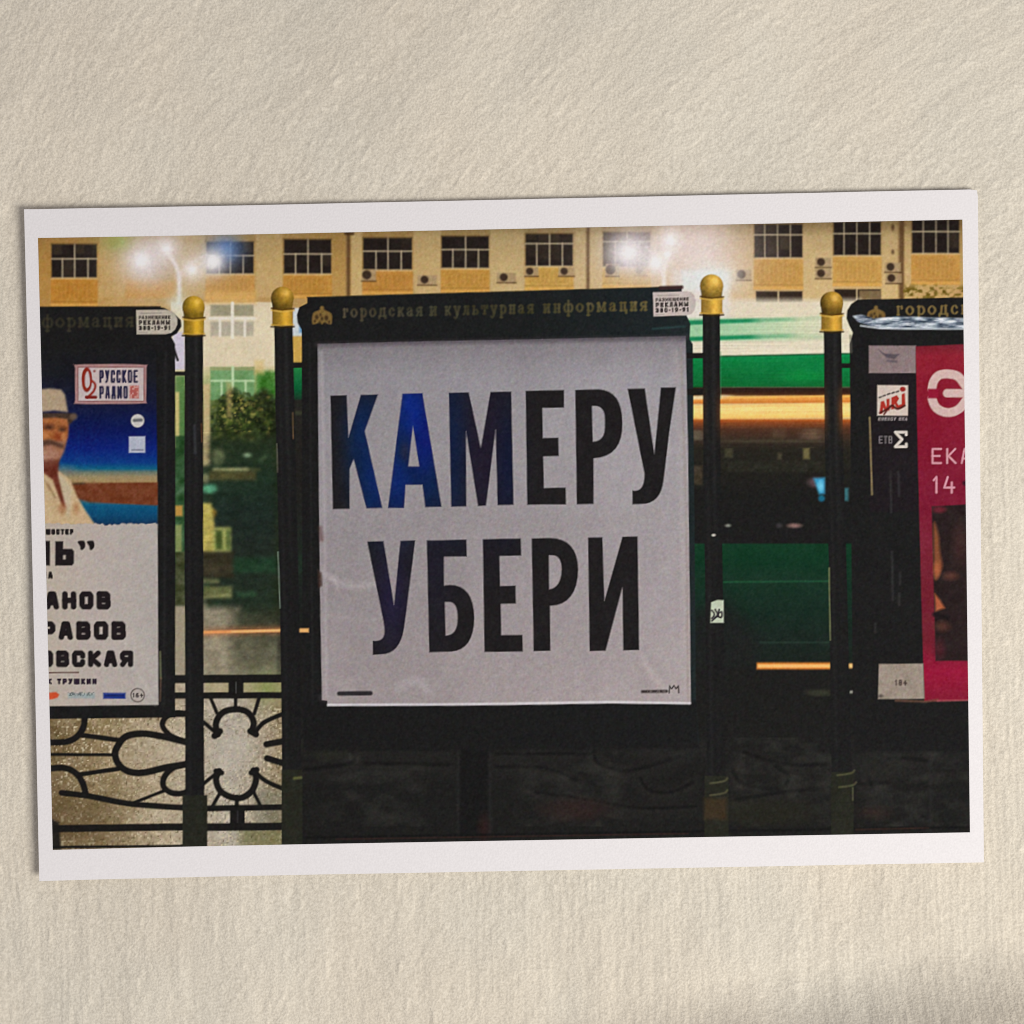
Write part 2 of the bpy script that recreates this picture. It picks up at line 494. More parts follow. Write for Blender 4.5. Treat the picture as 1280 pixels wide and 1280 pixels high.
ell(309, 569, 5, 2.6, (150, 180, 140), 2.5, .9)
stroke([(326, 575), (331, 571)], 3, (104, 128, 90), 3, .7)
stroke([(267, 587), (310, 586.5)], 3, (196, 196, 136), 1.8, .95)
stroke([(310, 586.5), (325, 587)], 2, (110, 112, 66), 2.5, .8)
rect(262, 589, 320, 600, (92, 86, 50), 4, .8)
ell(262, 611, 9, 6, (92, 168, 128), 4, .9)
ell(257, 598, 4, 6, (150, 150, 110), 3, .8)
poly([(253, 629), (264, 629), (268, 656), (268, 690), (253, 690)], (190, 176, 92), 2, .95)
poly([(264, 634), (271, 640), (268, 648)], (180, 140, 50), 3, .8)
rect(267, 659, 289, 690, (166, 172, 100), 1.6)
rect(269.5, 663, 278, 687, (66, 84, 40), 1.6)
rect(282.5, 663, 288, 687, (86, 104, 56), 1.6)
rect(253, 690, 292, 722, mottle((56, 52, 38), 8, 8, 57), 4)
rect(292, 697, 346, 716, (36, 66, 44), 6, .8)
stroke([(255, 726), (272, 727)], 5, (120, 124, 84), 3, .8)
rect(254, 733, 290, 748, (112, 116, 72), 3, .85)
stroke([(254, 746), (288, 744)], 2.5, (160, 162, 112), 2, .8)
rect(296, 740, 320, 746, (56, 92, 64), 4, .7)
rect(253, 759, 300, 846, mottle((146, 138, 116), 6, 12, 58), 8, .95, P_STR)
rect(290, 762, 352, 846, mottle(vgrad((762, (52, 56, 42)), (800, (84, 84, 66)), (846, (120, 118, 96))), 9, 10, 59), 18, .9, P_STR)
stroke([(253, 791), (290, 789), (352, 787.5)], 9, (150, 84, 50), 9, .6)
stroke([(253, 790.5), (352, 788)], 3.8, (234, 160, 96), 2.2)
stroke([(290, 789.5), (350, 788)], 2, (250, 196, 128), 1.6, .9)
# slits beside the first and second posts
rect(216, 415, 231, 462, (206, 200, 220), 3, .9)
rect(219, 470, 231, 545, hgrad((216, (110, 140, 84)), (231, (84, 128, 70))), 3, .95)
rect(219, 490, 224, 560, (214, 196, 130), 2, .9)
rect(219, 545, 231, 700, mottle((58, 92, 58), 40, 12, 60), 3, .95)
rect(219, 632, 228, 645, (200, 150, 70), 3, .9)
rect(219, 656, 227, 690, (150, 160, 100), 3, .8)
rect(219, 690, 231, 756, mottle((70, 76, 50), 30, 7, 61), 2)
rect(219, 758, 231, 847, (160, 150, 128), 2)
rect(364, 385, 380, 420, (206, 214, 216), 2, part=P_STR)
rect(374, 405, 386, 416, (112, 156, 190), 3)
rect(364, 421, 380, 453, (206, 168, 84), 2, part=P_STR)
rect(364, 459, 380, 500, vgrad((459, (40, 130, 70)), (486, (14, 92, 52)), (502, (32, 50, 38))), 2, part=P_STR)
rect(364, 500, 380, 790, vgrad((500, (40, 40, 36)), (600, (36, 34, 32)), (700, (34, 42, 36)), (790, (32, 32, 31))), 2, part=P_DRK)
stroke([(370, 516), (377, 516)], 5, (62, 66, 48), 4, .8)
rect(373, 694, 381, 716, (38, 52, 42), 4, .8)

# bus
rect(856, 378, 1092, 850, vgrad((378, (226, 216, 190)), (396, (224, 215, 188)), (441, (226, 218, 194)), (520, (226, 200, 140)), (560, (34, 34, 32)), (850, (32, 32, 31))), part=P_BUS)
rect(840, 338, 912, 400, mottle((226, 226, 216), 5, 14, 62), 8, .8, P_FAC)
rect(856, 398, 1046, 426, hgrad((856, (150, 204, 158)), (920, (168, 208, 166)), (1000, (206, 214, 180)), (1046, (222, 216, 190))), 4, part=P_BUS)
for y0, y1 in ((403.5, 396.5), (424, 421)):
    stroke([(858, y0), (900, y0 - 1.5)], 5.5, (20, 130, 82), 2.2)
    stroke([(900, y0 - 1.5), (945, y0 - 3)], 5.2, (30, 140, 90), 2.4)
    stroke([(945, y0 - 3), (990, y0 - 4.5)], 4.8, (110, 176, 130), 3.5, .8)
    stroke([(990, y0 - 4.5), (1030, y1)], 4.5, (176, 198, 160), 4, .7)
poly([(856, 446), (900, 445), (1092, 441), (1092, 484), (900, 484), (856, 486)],
     mottle(vgrad((440, (24, 140, 82)), (450, (4, 128, 66)), (470, (4, 112, 56)), (484, (8, 104, 50))), 5, 16, 63), 1.8)
ell(1005, 470, 26, 7, (16, 140, 62), 9, .7)
stroke([(900, 445.5), (1092, 441.5)], 1.8, (14, 74, 42), 1.6, .9)
rect(856, 484, 1092, 495, vgrad((484, (44, 32, 26)), (490, (54, 34, 26)), (495, (96, 58, 32))), 2)
poly([(856, 499), (1092, 493.5), (1092, 503), (856, 504)], (226, 150, 70), 2.5)
stroke([(862, 497.5), (912, 495.5)], 4, (236, 216, 168), 3, .9)
stroke([(905, 497), (1092, 495)], 2.6, (250, 186, 92), 2.4)
stroke([(856, 503.8), (1092, 501.6)], 2.4, (206, 118, 44), 2.4, .9)
poly([(856, 507), (1092, 503), (1092, 521.5), (856, 524)], mottle(vgrad((503, (250, 206, 122)), (512, (250, 216, 136)), (522, (250, 200, 110))), 5, 9, 64), 2)
rect(856, 524, 1092, 680, vgrad((524, (196, 98, 34)), (528, (140, 74, 38)), (536, (82, 52, 38)), (550, (56, 46, 38)), (562, (40, 38, 32)), (620, (31, 31, 30)), (680, (31, 31, 31))), 3)
for x0, y0, x1, y1, c, a in ((864, 538, 878, 550, (104, 100, 82), .9), (972, 536, 976, 548, (120, 104, 82), .8), (1004, 536, 1026, 549, (104, 84, 66), .8),
                             (900, 550, 1030, 553, (82, 76, 58), .6), (866, 582, 878, 606, (66, 58, 46), .9), (906, 560, 916, 572, (74, 72, 52), .7),
                             (1004, 560, 1012, 574, (120, 112, 70), .8), (972, 566, 977, 574, (84, 78, 58), .7), (902, 576, 1032, 590, (44, 44, 36), .7)):
    rect(x0, y0, x1, y1, mottle(c, 12, 4, 65), 3.5, a)
ell(1020, 603, 10, 6, (110, 84, 92), 5, .7)
poly([(1017, 598), (1031, 597), (1031, 617), (1024, 618)], (58, 152, 194), 4)
ell(1026, 608, 3.5, 6, (112, 200, 228), 4, .9)
ell(1027, 623, 4, 4, (30, 110, 140), 3, .9)
rect(1055.5, 610, 1060.5, 626, (60, 116, 124), 3, .9)
ell(993, 657, 8, 2.6, (150, 116, 110), 3, .9)
ell(974, 657, 4, 3, (66, 62, 66), 3, .7)
ell(910, 657, 3.4, 1.8, (150, 150, 140), 2, .9)
rect(856, 679.5, 1092, 834, mottle(vgrad((680, (22, 58, 38)), (700, (20, 54, 36)), (726, (26, 51, 38)), (760, (25, 44, 35)), (800, (28, 39, 34)), (834, (30, 36, 32))), 3, 16, 66), 2)
poly([(862, 770), (905, 748), (950, 800), (946, 838), (862, 838)], (32, 34, 33), 26, .95)
stroke([(905, 727.5), (1036, 726.5)], 1.8, (36, 92, 60), 2, .8)
stroke([(950, 803), (1036, 803)], 1.6, (44, 64, 54), 2, .8)
rect(856, 836, 1092, 1070, INK, 3, part=P_DRK)
rect(946, 828.2, 1038, 836.6, (206, 124, 50), 2.4)
rect(947, 830.4, 1038, 834.6, (252, 188, 112), 2)
rect(1058.5, 829.4, 1070, 835.2, (248, 190, 120), 2.6)
ell(1025, 866, 16, 4, (58, 60, 46), 4, .8)
ell(1065, 865, 6, 1.8, (150, 156, 140), 1.8, .9)

# street lamps: blurred lights and their flare
glow(206, 322, 40, (206, 194, 182), .62, 30)
glow(180, 327, 15, (226, 218, 220), .9)
glow(148, 302, 14, (146, 168, 80), .7, 9)
glow(184, 322, 22, (214, 204, 204), .5)
glow(282, 312, 15, (96, 134, 190), .9, 14)
glow(266, 327, 10, (228, 226, 232), .95)
glow(208, 310, 10, (232, 226, 232), .7)
glow(240, 337, 11, (234, 226, 216), .75)
stroke(smooth([(224, 378), (224, 350), (221, 335), (212, 318)]), 5, (236, 230, 226), 4, .85)
stroke(smooth([(224, 350), (232, 334), (258, 318)]), 3, (230, 222, 216), 4, .5)
glow(222, 378, 9, (220, 226, 210), .7)
glow(850, 318, 66, (226, 208, 200), .62, 42)
glow(876, 312, 28, (236, 224, 220), .75, 26)
glow(786, 316, 13, (240, 236, 240), 1.0)
glow(790, 318, 24, (222, 216, 222), .75, 18)
glow(838, 301, 11, (240, 230, 228), .85)
glow(820, 328, 9, (240, 234, 232), .9)
stroke(smooth([(830, 362), (830, 338), (834, 322), (840, 306)]), 5.5, (240, 232, 226), 3.5, .85)
stroke(smooth([(829, 345), (822, 326), (808, 308)]), 2.5, (236, 228, 226), 3, .6)
glow(890, 348, 22, (232, 240, 238), .85, 13)
rect(852, 338, 904, 362, (226, 234, 232), 6, .55)

for x, y, q in ((177, 325, 6.5), (208, 311, 3.6), (266, 327, 5.5), (240, 337, 3.6), (786, 316, 6.0), (838, 301, 4.2), (820, 328, 5.0), (833, 318, 3)):
    glow(x, y, q * 2.6, (240, 234, 230), .45)
    glow(x, y, q, (252, 250, 248), .97)

# soften the distant scene
C[:] = gauss(C, 0.62)
s = window(254, 540, 350, 846, 0)                # far street: deeper out of focus, broken tones
T = gauss(C[s], 1.5) * (.80 + .40 * fbm(XX[s] / 9, YY[s] / 6, 66, 4))[..., None]
C[s] = np.where((np.abs(YY[s] - 789) < 4)[..., None], C[s], T)
s = window(858, 392, 1092, 560, 0)               # the bus smears sideways
T = C[s].copy()
for k in range(1, 9):
    T += np.roll(C[s], k, 1) + np.roll(C[s], -k, 1)
T /= 17
T = T * (.96 + .08 * vnoise(XX[s] / 60, YY[s] / 1.8, 68))[..., None]
T[:, :9] = C[s][:, :9]
T[:, -9:] = C[s][:, -9:]
C[s] = T

# ------------------------------------------------------------------ 2 ground and railing, lower left
poly([(36, 852), (356, 852), (356, 1076), (36, 1076)],
     mottle(mottle(hgrad((60, (122, 104, 74)), (130, (152, 134, 100)), (210, (176, 162, 136)), (290, (174, 167, 150)), (356, (150, 134, 104))), 22, 3.2, 71), 20, 12, 72), 1.2, 1, P_GRD)
s = window(56, 885, 356, 1062)
sp = vnoise(XX[s] / 2.2, YY[s] / 2.2, 73)
blend(s, np.clip((sp - .72) * 4.5, 0, .8), (214, 201, 170), None)
blend(s, np.clip((.22 - sp) * 4, 0, .6), (84, 70, 46), None)
rect(40, 985, 150, 1066, (92, 76, 50), 50, .5)
rect(300, 1034, 356, 1066, (92, 96, 52), 14, .5)
rect(318, 985, 356, 1034, (110, 112, 96), 14, .5)
rect(256, 852, 352, 868, mottle((168, 158, 120), 14, 6, 74), 3, .8)
glow(335, 860, 14, (120, 140, 70), .6)
glow(292, 935, 26, (190, 183, 170), .65)
glow(195, 940, 34, (188, 176, 152), .5, 20)
glow(215, 1015, 30, (186, 174, 148), .45, 14)
P_RAIL = reg('printed_railing', -1, 'black wrought iron railing with flower scrolls printed lower left')
BK = (30, 29, 28)


def bar(pts, w, sm=True):
    stroke(smooth(pts) if sm and len(pts) > 2 else pts, w * 1.14, BK, 1.7, 1, P_RAIL)


bar([(216, 849), (356, 848)], 9)
bar([(216, 869.5), (356, 869)], 7)
rect(285.5, 850, 304.5, 870, BK, part=P_RAIL)
stroke([(295, 853), (295, 866)], 1.4, (92, 92, 92), 1.5, .7)
bar([(219, 893), (232, 893)], 6)
bar([(234, 928), (205, 921), (178, 917), (157, 921), (147, 933), (144, 943), (148, 955), (160, 964), (178, 966), (205, 960), (234, 955)], 7.5)
bar([(234, 892), (220, 891), (208, 896), (203, 906), (210, 917), (222, 924), (234, 928)], 6)
bar([(234, 955), (218, 959), (206, 970), (204, 982), (212, 990), (224, 992), (234, 990)], 6.5)
bar([(105, 890), (105, 906), (98, 919), (84, 927), (58, 928)], 7)
bar([(102, 919), (148, 925)], 5.5)
bar([(58, 943), (145, 943.5)], 3.6)
bar([(58, 961), (80, 960), (94, 966), (103, 978), (107, 992)], 7)
bar([(100, 968), (148, 961)], 5)
bar([(77, 991), (110, 995), (165, 1005), (236, 1010)], 6.5)
bar([(168, 1003), (204, 989)], 3.6)
bar([(60, 1036), (234, 1033.5)], 8)
bar([(58, 1059), (236, 1057.5)], 3)
poly([(60, 1022), (74, 1028), (76, 1062), (60, 1062)], BK, 4, .9)
bar([(272, 918), (270, 904), (278, 891), (294, 886.5), (309, 890), (317, 902), (315, 914)], 7)
bar([(268, 920), (275, 914)], 7)
bar([(313, 914), (320, 918)], 7)
bar([(255, 903), (271, 917)], 4.5)
bar([(263, 872), (271, 891)], 4)
bar([(294.5, 871), (294.5, 887)], 4)
bar([(324, 872), (318, 892)], 4)
bar([(318, 917), (330, 903), (355, 892)], 5)
bar([(333, 930.5), (357, 926)], 7)
bar([(334, 948), (357, 955)], 7)
bar([(274, 964), (270, 974), (275, 988), (288, 996), (303, 997), (315, 988), (320, 974), (317, 963)], 7)
bar([(270, 964), (277, 966)], 6)
bar([(314, 966), (321, 962)], 6)
bar([(254, 980), (271, 966)], 4)
bar([(265, 1009), (274, 993)], 4)
bar([(296, 996), (296, 1010)], 4.5)
bar([(326, 1008), (317, 990)], 4)
bar([(319, 965), (332, 976), (356, 987)], 5)
bar([(256, 1010.5), (356, 1009)], 6.5)
bar([(256, 1034), (356, 1033)], 8.5)
rect(287.5, 1010, 306, 1034, BK, part=P_RAIL)
stroke([(297, 1014), (297, 1028)], 1.2, (72, 72, 74), 1.5, .6)
# the rest of the railing, almost lost in the dark
for pts, w in (([(372, 893), (385, 900), (386, 912), (374, 922)], 5), ([(376, 922), (420, 912), (470, 908)], 4), ([(440, 936), (560, 936)], 4), ([(440, 954), (560, 956)], 5),
               ([(440, 926), (442, 940), (436, 954), (380, 962)], 5), ([(620, 942), (740, 942)], 4), ([(743, 930), (745, 950), (762, 960), (790, 963), (850, 945)], 5),
               ([(620, 958), (680, 960), (720, 975)], 4), ([(800, 972), (812, 988), (840, 990), (866, 978)], 4), ([(670, 990), (740, 1000), (800, 1010), (870, 1008)], 4),
               ([(930, 940), (980, 955), (1035, 955)], 5), ([(915, 962), (930, 980), (975, 986), (985, 970), (970, 958)], 5), ([(1070, 932), (1165, 932)], 4),
               ([(1075, 980), (1110, 978)], 5), ([(1088, 980), (1088, 962), (1110, 949), (1160, 950)], 5), ([(920, 1000), (980, 990), (1040, 985)], 5)):
    q = smooth(pts) if len(pts) > 2 else pts
    stroke([(a, b + 4) for a, b in q], w + 12, (42, 41, 39), 14, .5)
    stroke(q, w, (25, 25, 25), 3.2, .75)
for x0 in (392, 640, 905, 1075):
    w_ = 150
    s = window(x0, 925, x0 + w_, 1030)
    blend(s, .55 * np.clip(fbm(XX[s] / 22, YY[s] / 12, x0, 3) - .4, 0, 1) * np.clip(np.minimum(XX[s] - x0, x0 + w_ - XX[s]) / 20, 0, 1), (84, 84, 76), None)
for x in (573, 612, 1163):
    stroke([(x, 925), (x, 1040)], 5, (42, 42, 42), 4, .5)
rect(575, 900, 610, 1048, (27, 27, 27), 4, .9)
for x, y, rx, ry, c in ((720, 1012, 40, 13, (48, 37, 35)), (605, 1035, 5, 12, (54, 35, 33)), (1092, 1016, 16, 6, (52, 40, 37)), (960, 1016, 60, 16, (39, 39, 32)), (840, 935, 60, 14, (40, 40, 39)), (745, 899, 40, 4, (42, 43, 43)), (410, 935, 30, 12, (44, 46, 38)), (1100, 960, 40, 14, (40, 40, 38))):
    ell(x, y, rx, ry, c, 12, .8)
stroke([(380, 1047), (1212, 1034)], 3, (24, 24, 24), 3, .8)
stroke([(420, 1049), (860, 1042)], 1.4, (64, 40, 36), 2, .6)
stroke([(1070, 1037), (1160, 1035)], 2, (58, 42, 36), 2, .7)

# ------------------------------------------------------------------ 3 left board and its poster
P_LB = reg('printed_noticeboard', -1, 'black framed board printed at the left edge, cut by the border')
FR = mottle((31, 31, 31), 2, 20, 81)
poly([(36, 383.5), (198, 383), (206, 385), (218, 392), (226, 400), (227, 408), (221, 417), (214, 421), (219, 430), (219, 897), (36, 899)], FR, 1.3, 1, P_LB)
stroke([(36, 383.8), (200, 383.2)], 1.6, (60, 50, 36), 1.6, .8)
text('формация', 52, 168, 397, 410, 2.8, (66, 62, 46), .18, -.01, 1.4, 3.0, .7)
for y in (467, 849, 869):
    stroke([(215, y), (236, y)], 5, FR, 1.4, 1, P_LB)
stroke([(214, 425), (222, 450)], 3, (34, 34, 34), 2)
stroke([(207, 440), (205, 880)], 3, (44, 44, 45), 3, .5)
stroke([(200, 815), (201, 848)], 2.5, (120, 124, 92), 2, .7)
stroke([(201, 848), (200, 876)], 2.5, (112, 88, 72), 2, .6)


def sticker(x, y, w, h, par, edge=9, ang=0.0, base=(196, 188, 172)):
    pid = reg('printed_sticker', par, 'pale phone number sticker on the header')
    sl = ang
    pts = [(x, y), (x + w - edge, y + sl * (w - edge))]
    for k in range(1, 7):
        t = -math.pi / 2 + math.pi * k / 7
        pts.append((x + w - edge + edge * math.cos(t), y + sl * w + h / 2 + h / 2 * math.sin(t)))
    pts += [(x + w - edge - 1, y + h + sl * (w - edge)), (x + 1, y + h)]
    poly(pts, mottle(base, 6, 10, int(x)), 1.4, 1, pid)
    dk = (52, 46, 44)
    stroke([(x + 6, y + 4), (x + w * .6, y + 4 + sl * 20)], 1, (130, 122, 114), 1.5, .6)
    text('РАЗМЕЩЕНИЕ', x + 3.5, x + w - 9, y + 7.2, y + 11.6, 1.2, dk, .3, sl, None, 1.3, .85)
    text('РЕКЛАМЫ', x + 3.5, x + w - 9.5, y + 12.6, y + 18.8, 1.9, dk, .3, sl, None, 1.2, .95)
    text('380-19-91', x + 3.5, x + w - 9, y + 19.6, y + 25.4, 1.9, dk, .3, sl, None, 1.2, .95)
    stroke([(x + 4, y + h - 2.5), (x + 14, y + h - 2.5 + sl * 10)], 1, (130, 122, 114), 1.5, .6)


sticker(170, 387.5, 52, 30.5, P_LB, 14, -.008, (188, 180, 164))
P_LP = reg('printed_poster', P_LB, 'concert poster with a man in a hat above black lettering')
poly([(36, 436), (195, 436), (197, 656), (36, 656)],
     mottle(vgrad((436, (31, 31, 32)), (470, (29, 30, 37)), (505, (26, 30, 58)), (535, (16, 28, 86)), (560, (4, 36, 118)), (578, (0, 62, 134)), (586, (20, 98, 130)),
                  (590, (104, 120, 108)), (596, (156, 140, 104)), (602, (164, 140, 96)), (605, (140, 112, 78)), (606, (110, 60, 38))), 4, 12, 82), 2, 1, P_LP)
poly([(90, 604), (197, 603), (197, 633), (140, 630), (105, 624), (96, 614)], mottle((116, 62, 38), 16, 7, 83), 2.4)
poly([(98, 624), (112, 628), (197, 632), (197, 657), (112, 657)], mottle(vgrad((626, (60, 110, 124)), (632, (6, 90, 128)), (645, (4, 74, 112)), (657, (8, 52, 84))), 5, 9, 84), 3)
stroke([(91, 605), (106, 604)], 2, (70, 58, 42), 1.6, .9)
ell(80, 588, 14, 6, (130, 128, 120), 8, .5)
# the man: jacket, shirt opening, neck, head, hat
poly([(50, 576), (70, 586), (88, 600), (97, 622), (108, 640), (120, 657), (50, 657)], mottle((202, 176, 136), 9, 9, 85), 2.4)
poly([(66, 586), (80, 597), (90, 612), (86, 650), (80, 640), (74, 612)], (196, 184, 156), 4, .8)
poly([(50, 572), (74, 572), (72, 592), (82, 634), (78, 634), (66, 600), (50, 588)], mottle((108, 52, 38), 8, 6, 86), 2.2)
stroke([(60, 605), (69, 622)], 1.6, (120, 90, 60), 2, .8)
stroke([(56, 600), (62, 613)], 1.6, (140, 110, 78), 2, .7)
ell(78, 636, 5, 7, (170, 116, 76), 5, .7)
ell(95, 636, 4, 7, (172, 124, 84), 4, .7)
poly([(50, 518), (84, 518), (86, 532), (85, 546), (81, 560), (74, 576), (66, 582), (50, 584)], mottle((172, 106, 62), 10, 8, 87), 2.2)
poly([(50, 552), (82, 550), (80, 566), (70, 580), (50, 582)], (160, 116, 94), 5, .8)
ell(60, 572, 12, 10, (176, 134, 112), 7, .7)
poly([(50, 576), (74, 574), (72, 592), (60, 590), (50, 588)], (100, 46, 34), 5, .8)
ell(61, 534, 6, 3, (70, 42, 30), 4, .95)
ell(78, 537, 4.5, 2.6, (70, 42, 30), 3.5, .95)
stroke([(54, 530), (67, 531)], 2.5, (112, 62, 38), 3, .8)
stroke([(73, 533), (83, 534)], 2.2, (112, 62, 38), 3, .8)
ell(73, 546, 7, 5, (140, 66, 34), 5, .9)
ell(57, 544, 5, 4, (196, 130, 78), 4, .8)
ell(79, 546, 2.5, 4, (206, 144, 88), 3, .8)
poly([(50, 551), (62, 549), (80, 556), (80, 561), (64, 556), (50, 558)], (84, 58, 46), 4, .95)
poly([(50, 516), (82, 516), (94, 517), (96, 520), (90, 528), (86, 531), (84, 524), (70, 522), (50, 523)], mottle((72, 56, 46), 6, 6, 88), 2.2)
ell(92, 521, 4.5, 4, (120, 100, 84), 3, .7)
poly([(50, 487), (62, 485.5), (76, 487), (81, 493), (85, 515), (68, 513), (50, 515)], mottle((178, 158, 130), 6, 9, 89), 2.2)
s = window(48, 482, 126, 660, 0)
C[s] = gauss(C[s], 1.0) + 5 * (vnoise(XX[s] / 2.4, YY[s] / 2.4, 92)[..., None] - .5) * 2
# torn white lower half
rng = np.random.default_rng(5)
torn = [(50 + i * 3.0, 653.5 + 2.2 * rng.random() + (1.5 if 130 < 50 + i * 3 < 150 else 0)) for i in range(50)]
poly([(36, 655)] + torn + [(197, 655), (198, 881), (36, 883)], mottle(hgrad((50, (188, 178, 162)), (110, (186, 176, 168)), (197, (178, 172, 166))), 4, 40, 90), 1.6)
DK = (36, 31, 33)
text('ШОСТЕР', 57, 92, 661, 668.5, 2.8, DK, .18)
rect(50, 676, 62.5, 707, DK, 1.6)
poly([[(69, 676.5), (79, 676.5), (79, 686), (90, 686), (92.5, 689), (92.5, 704), (90, 707), (69, 707)], [(79, 694), (82, 694), (82, 699), (79, 699)]], DK, 1.6)
for qx in (97, 108.5):
    poly(smooth([(qx, 677), (qx + 8, 676), (qx + 9.5, 683), (qx + 6, 687.5), (qx + 3.5, 686.5), (qx + 3, 683)], 4, True), DK, 1.5)
text('НА', 52, 66, 714.5, 723.5, 3, DK, .25)
text('АНОВ', 56, 138.5, 739, 762, 7.2, DK, .20, .0, None, 1.5)
text('РАВОВ', 51, 157.5, 776.5, 800, 7.2, DK, .20, .0, None, 1.5)
text('ОВСКАЯ', 50, 166.5, 813, 834, 6.6, DK, .20, .0, None, 1.5)
stroke([(58, 841), (98, 840.5)], 1.6, (92, 66, 60), 1.4)
text('К', 59, 65, 848, 855.5, 2.6, (48, 36, 52), .25)
text('ТРУШКИН', 71, 121, 848, 855.5, 2.8, (48, 36, 52), .2)
poly([(58, 866), (70, 865), (74, 868), (72, 872), (66, 874), (58, 875)], (204, 84, 50), 2.2)
rect(85, 866.5, 118.5, 873, (152, 168, 166), 3, .9)
s = window(85, 865, 118, 873, 0)
blend(s, .7 * (vnoise(XX[s] / 1.6, YY[s] / 2.5, 93) > .5) * (YY[s] < 870), (96, 108, 106), None)
rect(129, 866, 157, 873.5, (38, 58, 132), 2)
stroke([(132, 869.5), (154, 869.5)], 2, (26, 38, 92), 2, .8)
ell(172, 869, 9, 9, (96, 88, 84), 1.6)
ell(172, 869, 7.6, 7.6, (178, 170, 162), 1.4)
text('16+', 165.5, 179, 866, 872, 1.5, (60, 54, 54), .3)
stroke([(168, 836), (184, 860), (194, 880)], 4, (196, 190, 184), 5, .35)
# radio sign and badges on the poster
P_RS = reg('printed_sign', P_LB, 'white radio station sign with red emblem')
poly(smooth([(95, 456), (138, 455), (181, 456), (183, 460), (182.5, 500), (180, 504), (138, 505), (96, 504.5), (94, 500), (94, 460)], 3, True), (170, 132, 130), 1.6, 1, P_RS)
rect(97, 458.5, 180.5, 502, (126, 76, 76), 1.4)
rect(98, 459.5, 179.5, 501, mottle((198, 184, 182), 5, 12, 94), 1.4)
poly([smooth([(109, 459), (114, 465), (115, 478), (112, 488), (107, 490), (103, 484), (102, 472), (104, 463)], 4, True),
      smooth([(109.5, 464), (112, 472), (112, 481), (109, 485), (106.5, 481), (106.5, 470)], 4, True)], (142, 46, 32), 1.4)
stroke(smooth([(115, 476), (119, 481), (117, 489), (109, 497)]), 3, (150, 52, 36), 1.4)
stroke([(108, 496.5), (119.5, 496.5)], 4, (124, 34, 28), 1.4)
ell(118, 464, 1.6, 1.6, (150, 96, 92), 1.4)
text('РУССКОЕ', 124, 172.5, 462.5, 478.8, 2.7, (44, 42, 72), .22, -.005, None, 1.2)
text('РАДИО', 124, 160, 482.5, 498.5, 2.7, (44, 42, 72), .22, -.005, None, 1.2)
rect(162, 482, 173.5, 498, (176, 96, 88), 1.8)
s = window(162, 482, 173, 498, 0)
blend(s, .7 * (vnoise(XX[s] / 2, YY[s] / 2, 95) > .55), (206, 160, 150), None)
ell(172, 526, 8.2, 8.2, mottle((204, 202, 196), 5, 5, 96), 1.5)
stroke([(168, 525.5), (176.5, 525)], 4, (96, 96, 100), 2.4, .9)
rect(161, 545.5, 181.5, 566, mottle((180, 186, 202), 5, 6, 97), 1.8)
stroke([(165, 562.5), (178.5, 562.5)], 2, (112, 118, 132), 1.8, .8)

# ------------------------------------------------------------------ 4 centre board: header, frame, banner, big letters
P_CB = reg('printed_noticeboard', -1, 'tall black framed board printed in the middle of the picture')
HD = mottle(hgrad((380, (31, 31, 31)), (640, (31, 33, 33)), (800, (32, 38, 40)), (860, (34, 42, 43))), 2, 20, 101)
poly([(384, 371.5), (852, 358), (853, 384), (861, 400), (863, 405), (862, 424), (866, 430), (868, 640), (870, 884), (872, 900), (874, 930), (380, 934), (378, 760), (377, 412), (372, 404), (371, 394), (374, 384), (384, 379)], HD, 1.3, 1, P_CB)
poly([(378, 880), (872, 876), (874, 936), (380, 940)], (30, 30, 30), 6, .9)
stroke([(384, 371.6), (852, 358.2)], 1.5, (64, 58, 40), 1.6, .7)
stroke([(826, 360), (852, 359)], 5, (66, 40, 42), 2.4, .8)
stroke([(816, 411), (856, 408)], 2, (44, 72, 72), 3, .8)
for y in (456.5, 478):
    if y < 470:
        stroke([(362, y), (382, y)], 6.5, BK, 1.3, 1, P_CB)
for y in (444.5, 490):
    stroke([(858, y), (880, y)], 8 if y > 480 else 7, BK, 1.4, 1, P_CB)
rect(371.5, 785.5, 386, 790.5, (240, 178, 110), 2.4)
stroke([(387, 430), (391, 880)], 2, (42, 42, 42), 3, .6)
P_CREST = reg('printed_emblem', P_CB, 'small gold crest on the black header')


def crest(x, y, k, pid, a):
    g = (132, 106, 58)
    ell(x, y - 9.5 * k, 2.6 * k, 2.4 * k, g, 2, a, pid)
    ell(x, y - 5 * k, 5 * k, 3.2 * k, g, 2.2, a, pid)
    poly(smooth([(x - 11 * k, y - 3 * k), (x - 5 * k, y - 6 * k), (x, y - 3 * k), (x + 5 * k, y - 6 * k), (x + 12 * k, y - 2 * k), (x + 12.5 * k, y + 6 * k), (x + 11 * k, y + 11 * k), (x + 3 * k, y + 9 * k), (x, y + 11 * k), (x - 3 * k, y + 9 * k), (x - 11 * k, y + 11 * k), (x - 12.5 * k, y + 6 * k)], 3, True), g, 2.2, a, pid)
    for dx, dy, r in ((-6.5, 2, 2.2), (5.5, 3, 2.4), (0, 4, 1.6), (-3, 9, 1.5), (4, 10, 1.4), (-9, 7, 1.2), (9, 8, 1.3), (-2, -1, 1.3)):
        ell(x + dx * k, y + dy * k, r * k, r * 1.3 * k, (56, 42, 28), 2.2, .8 * a)


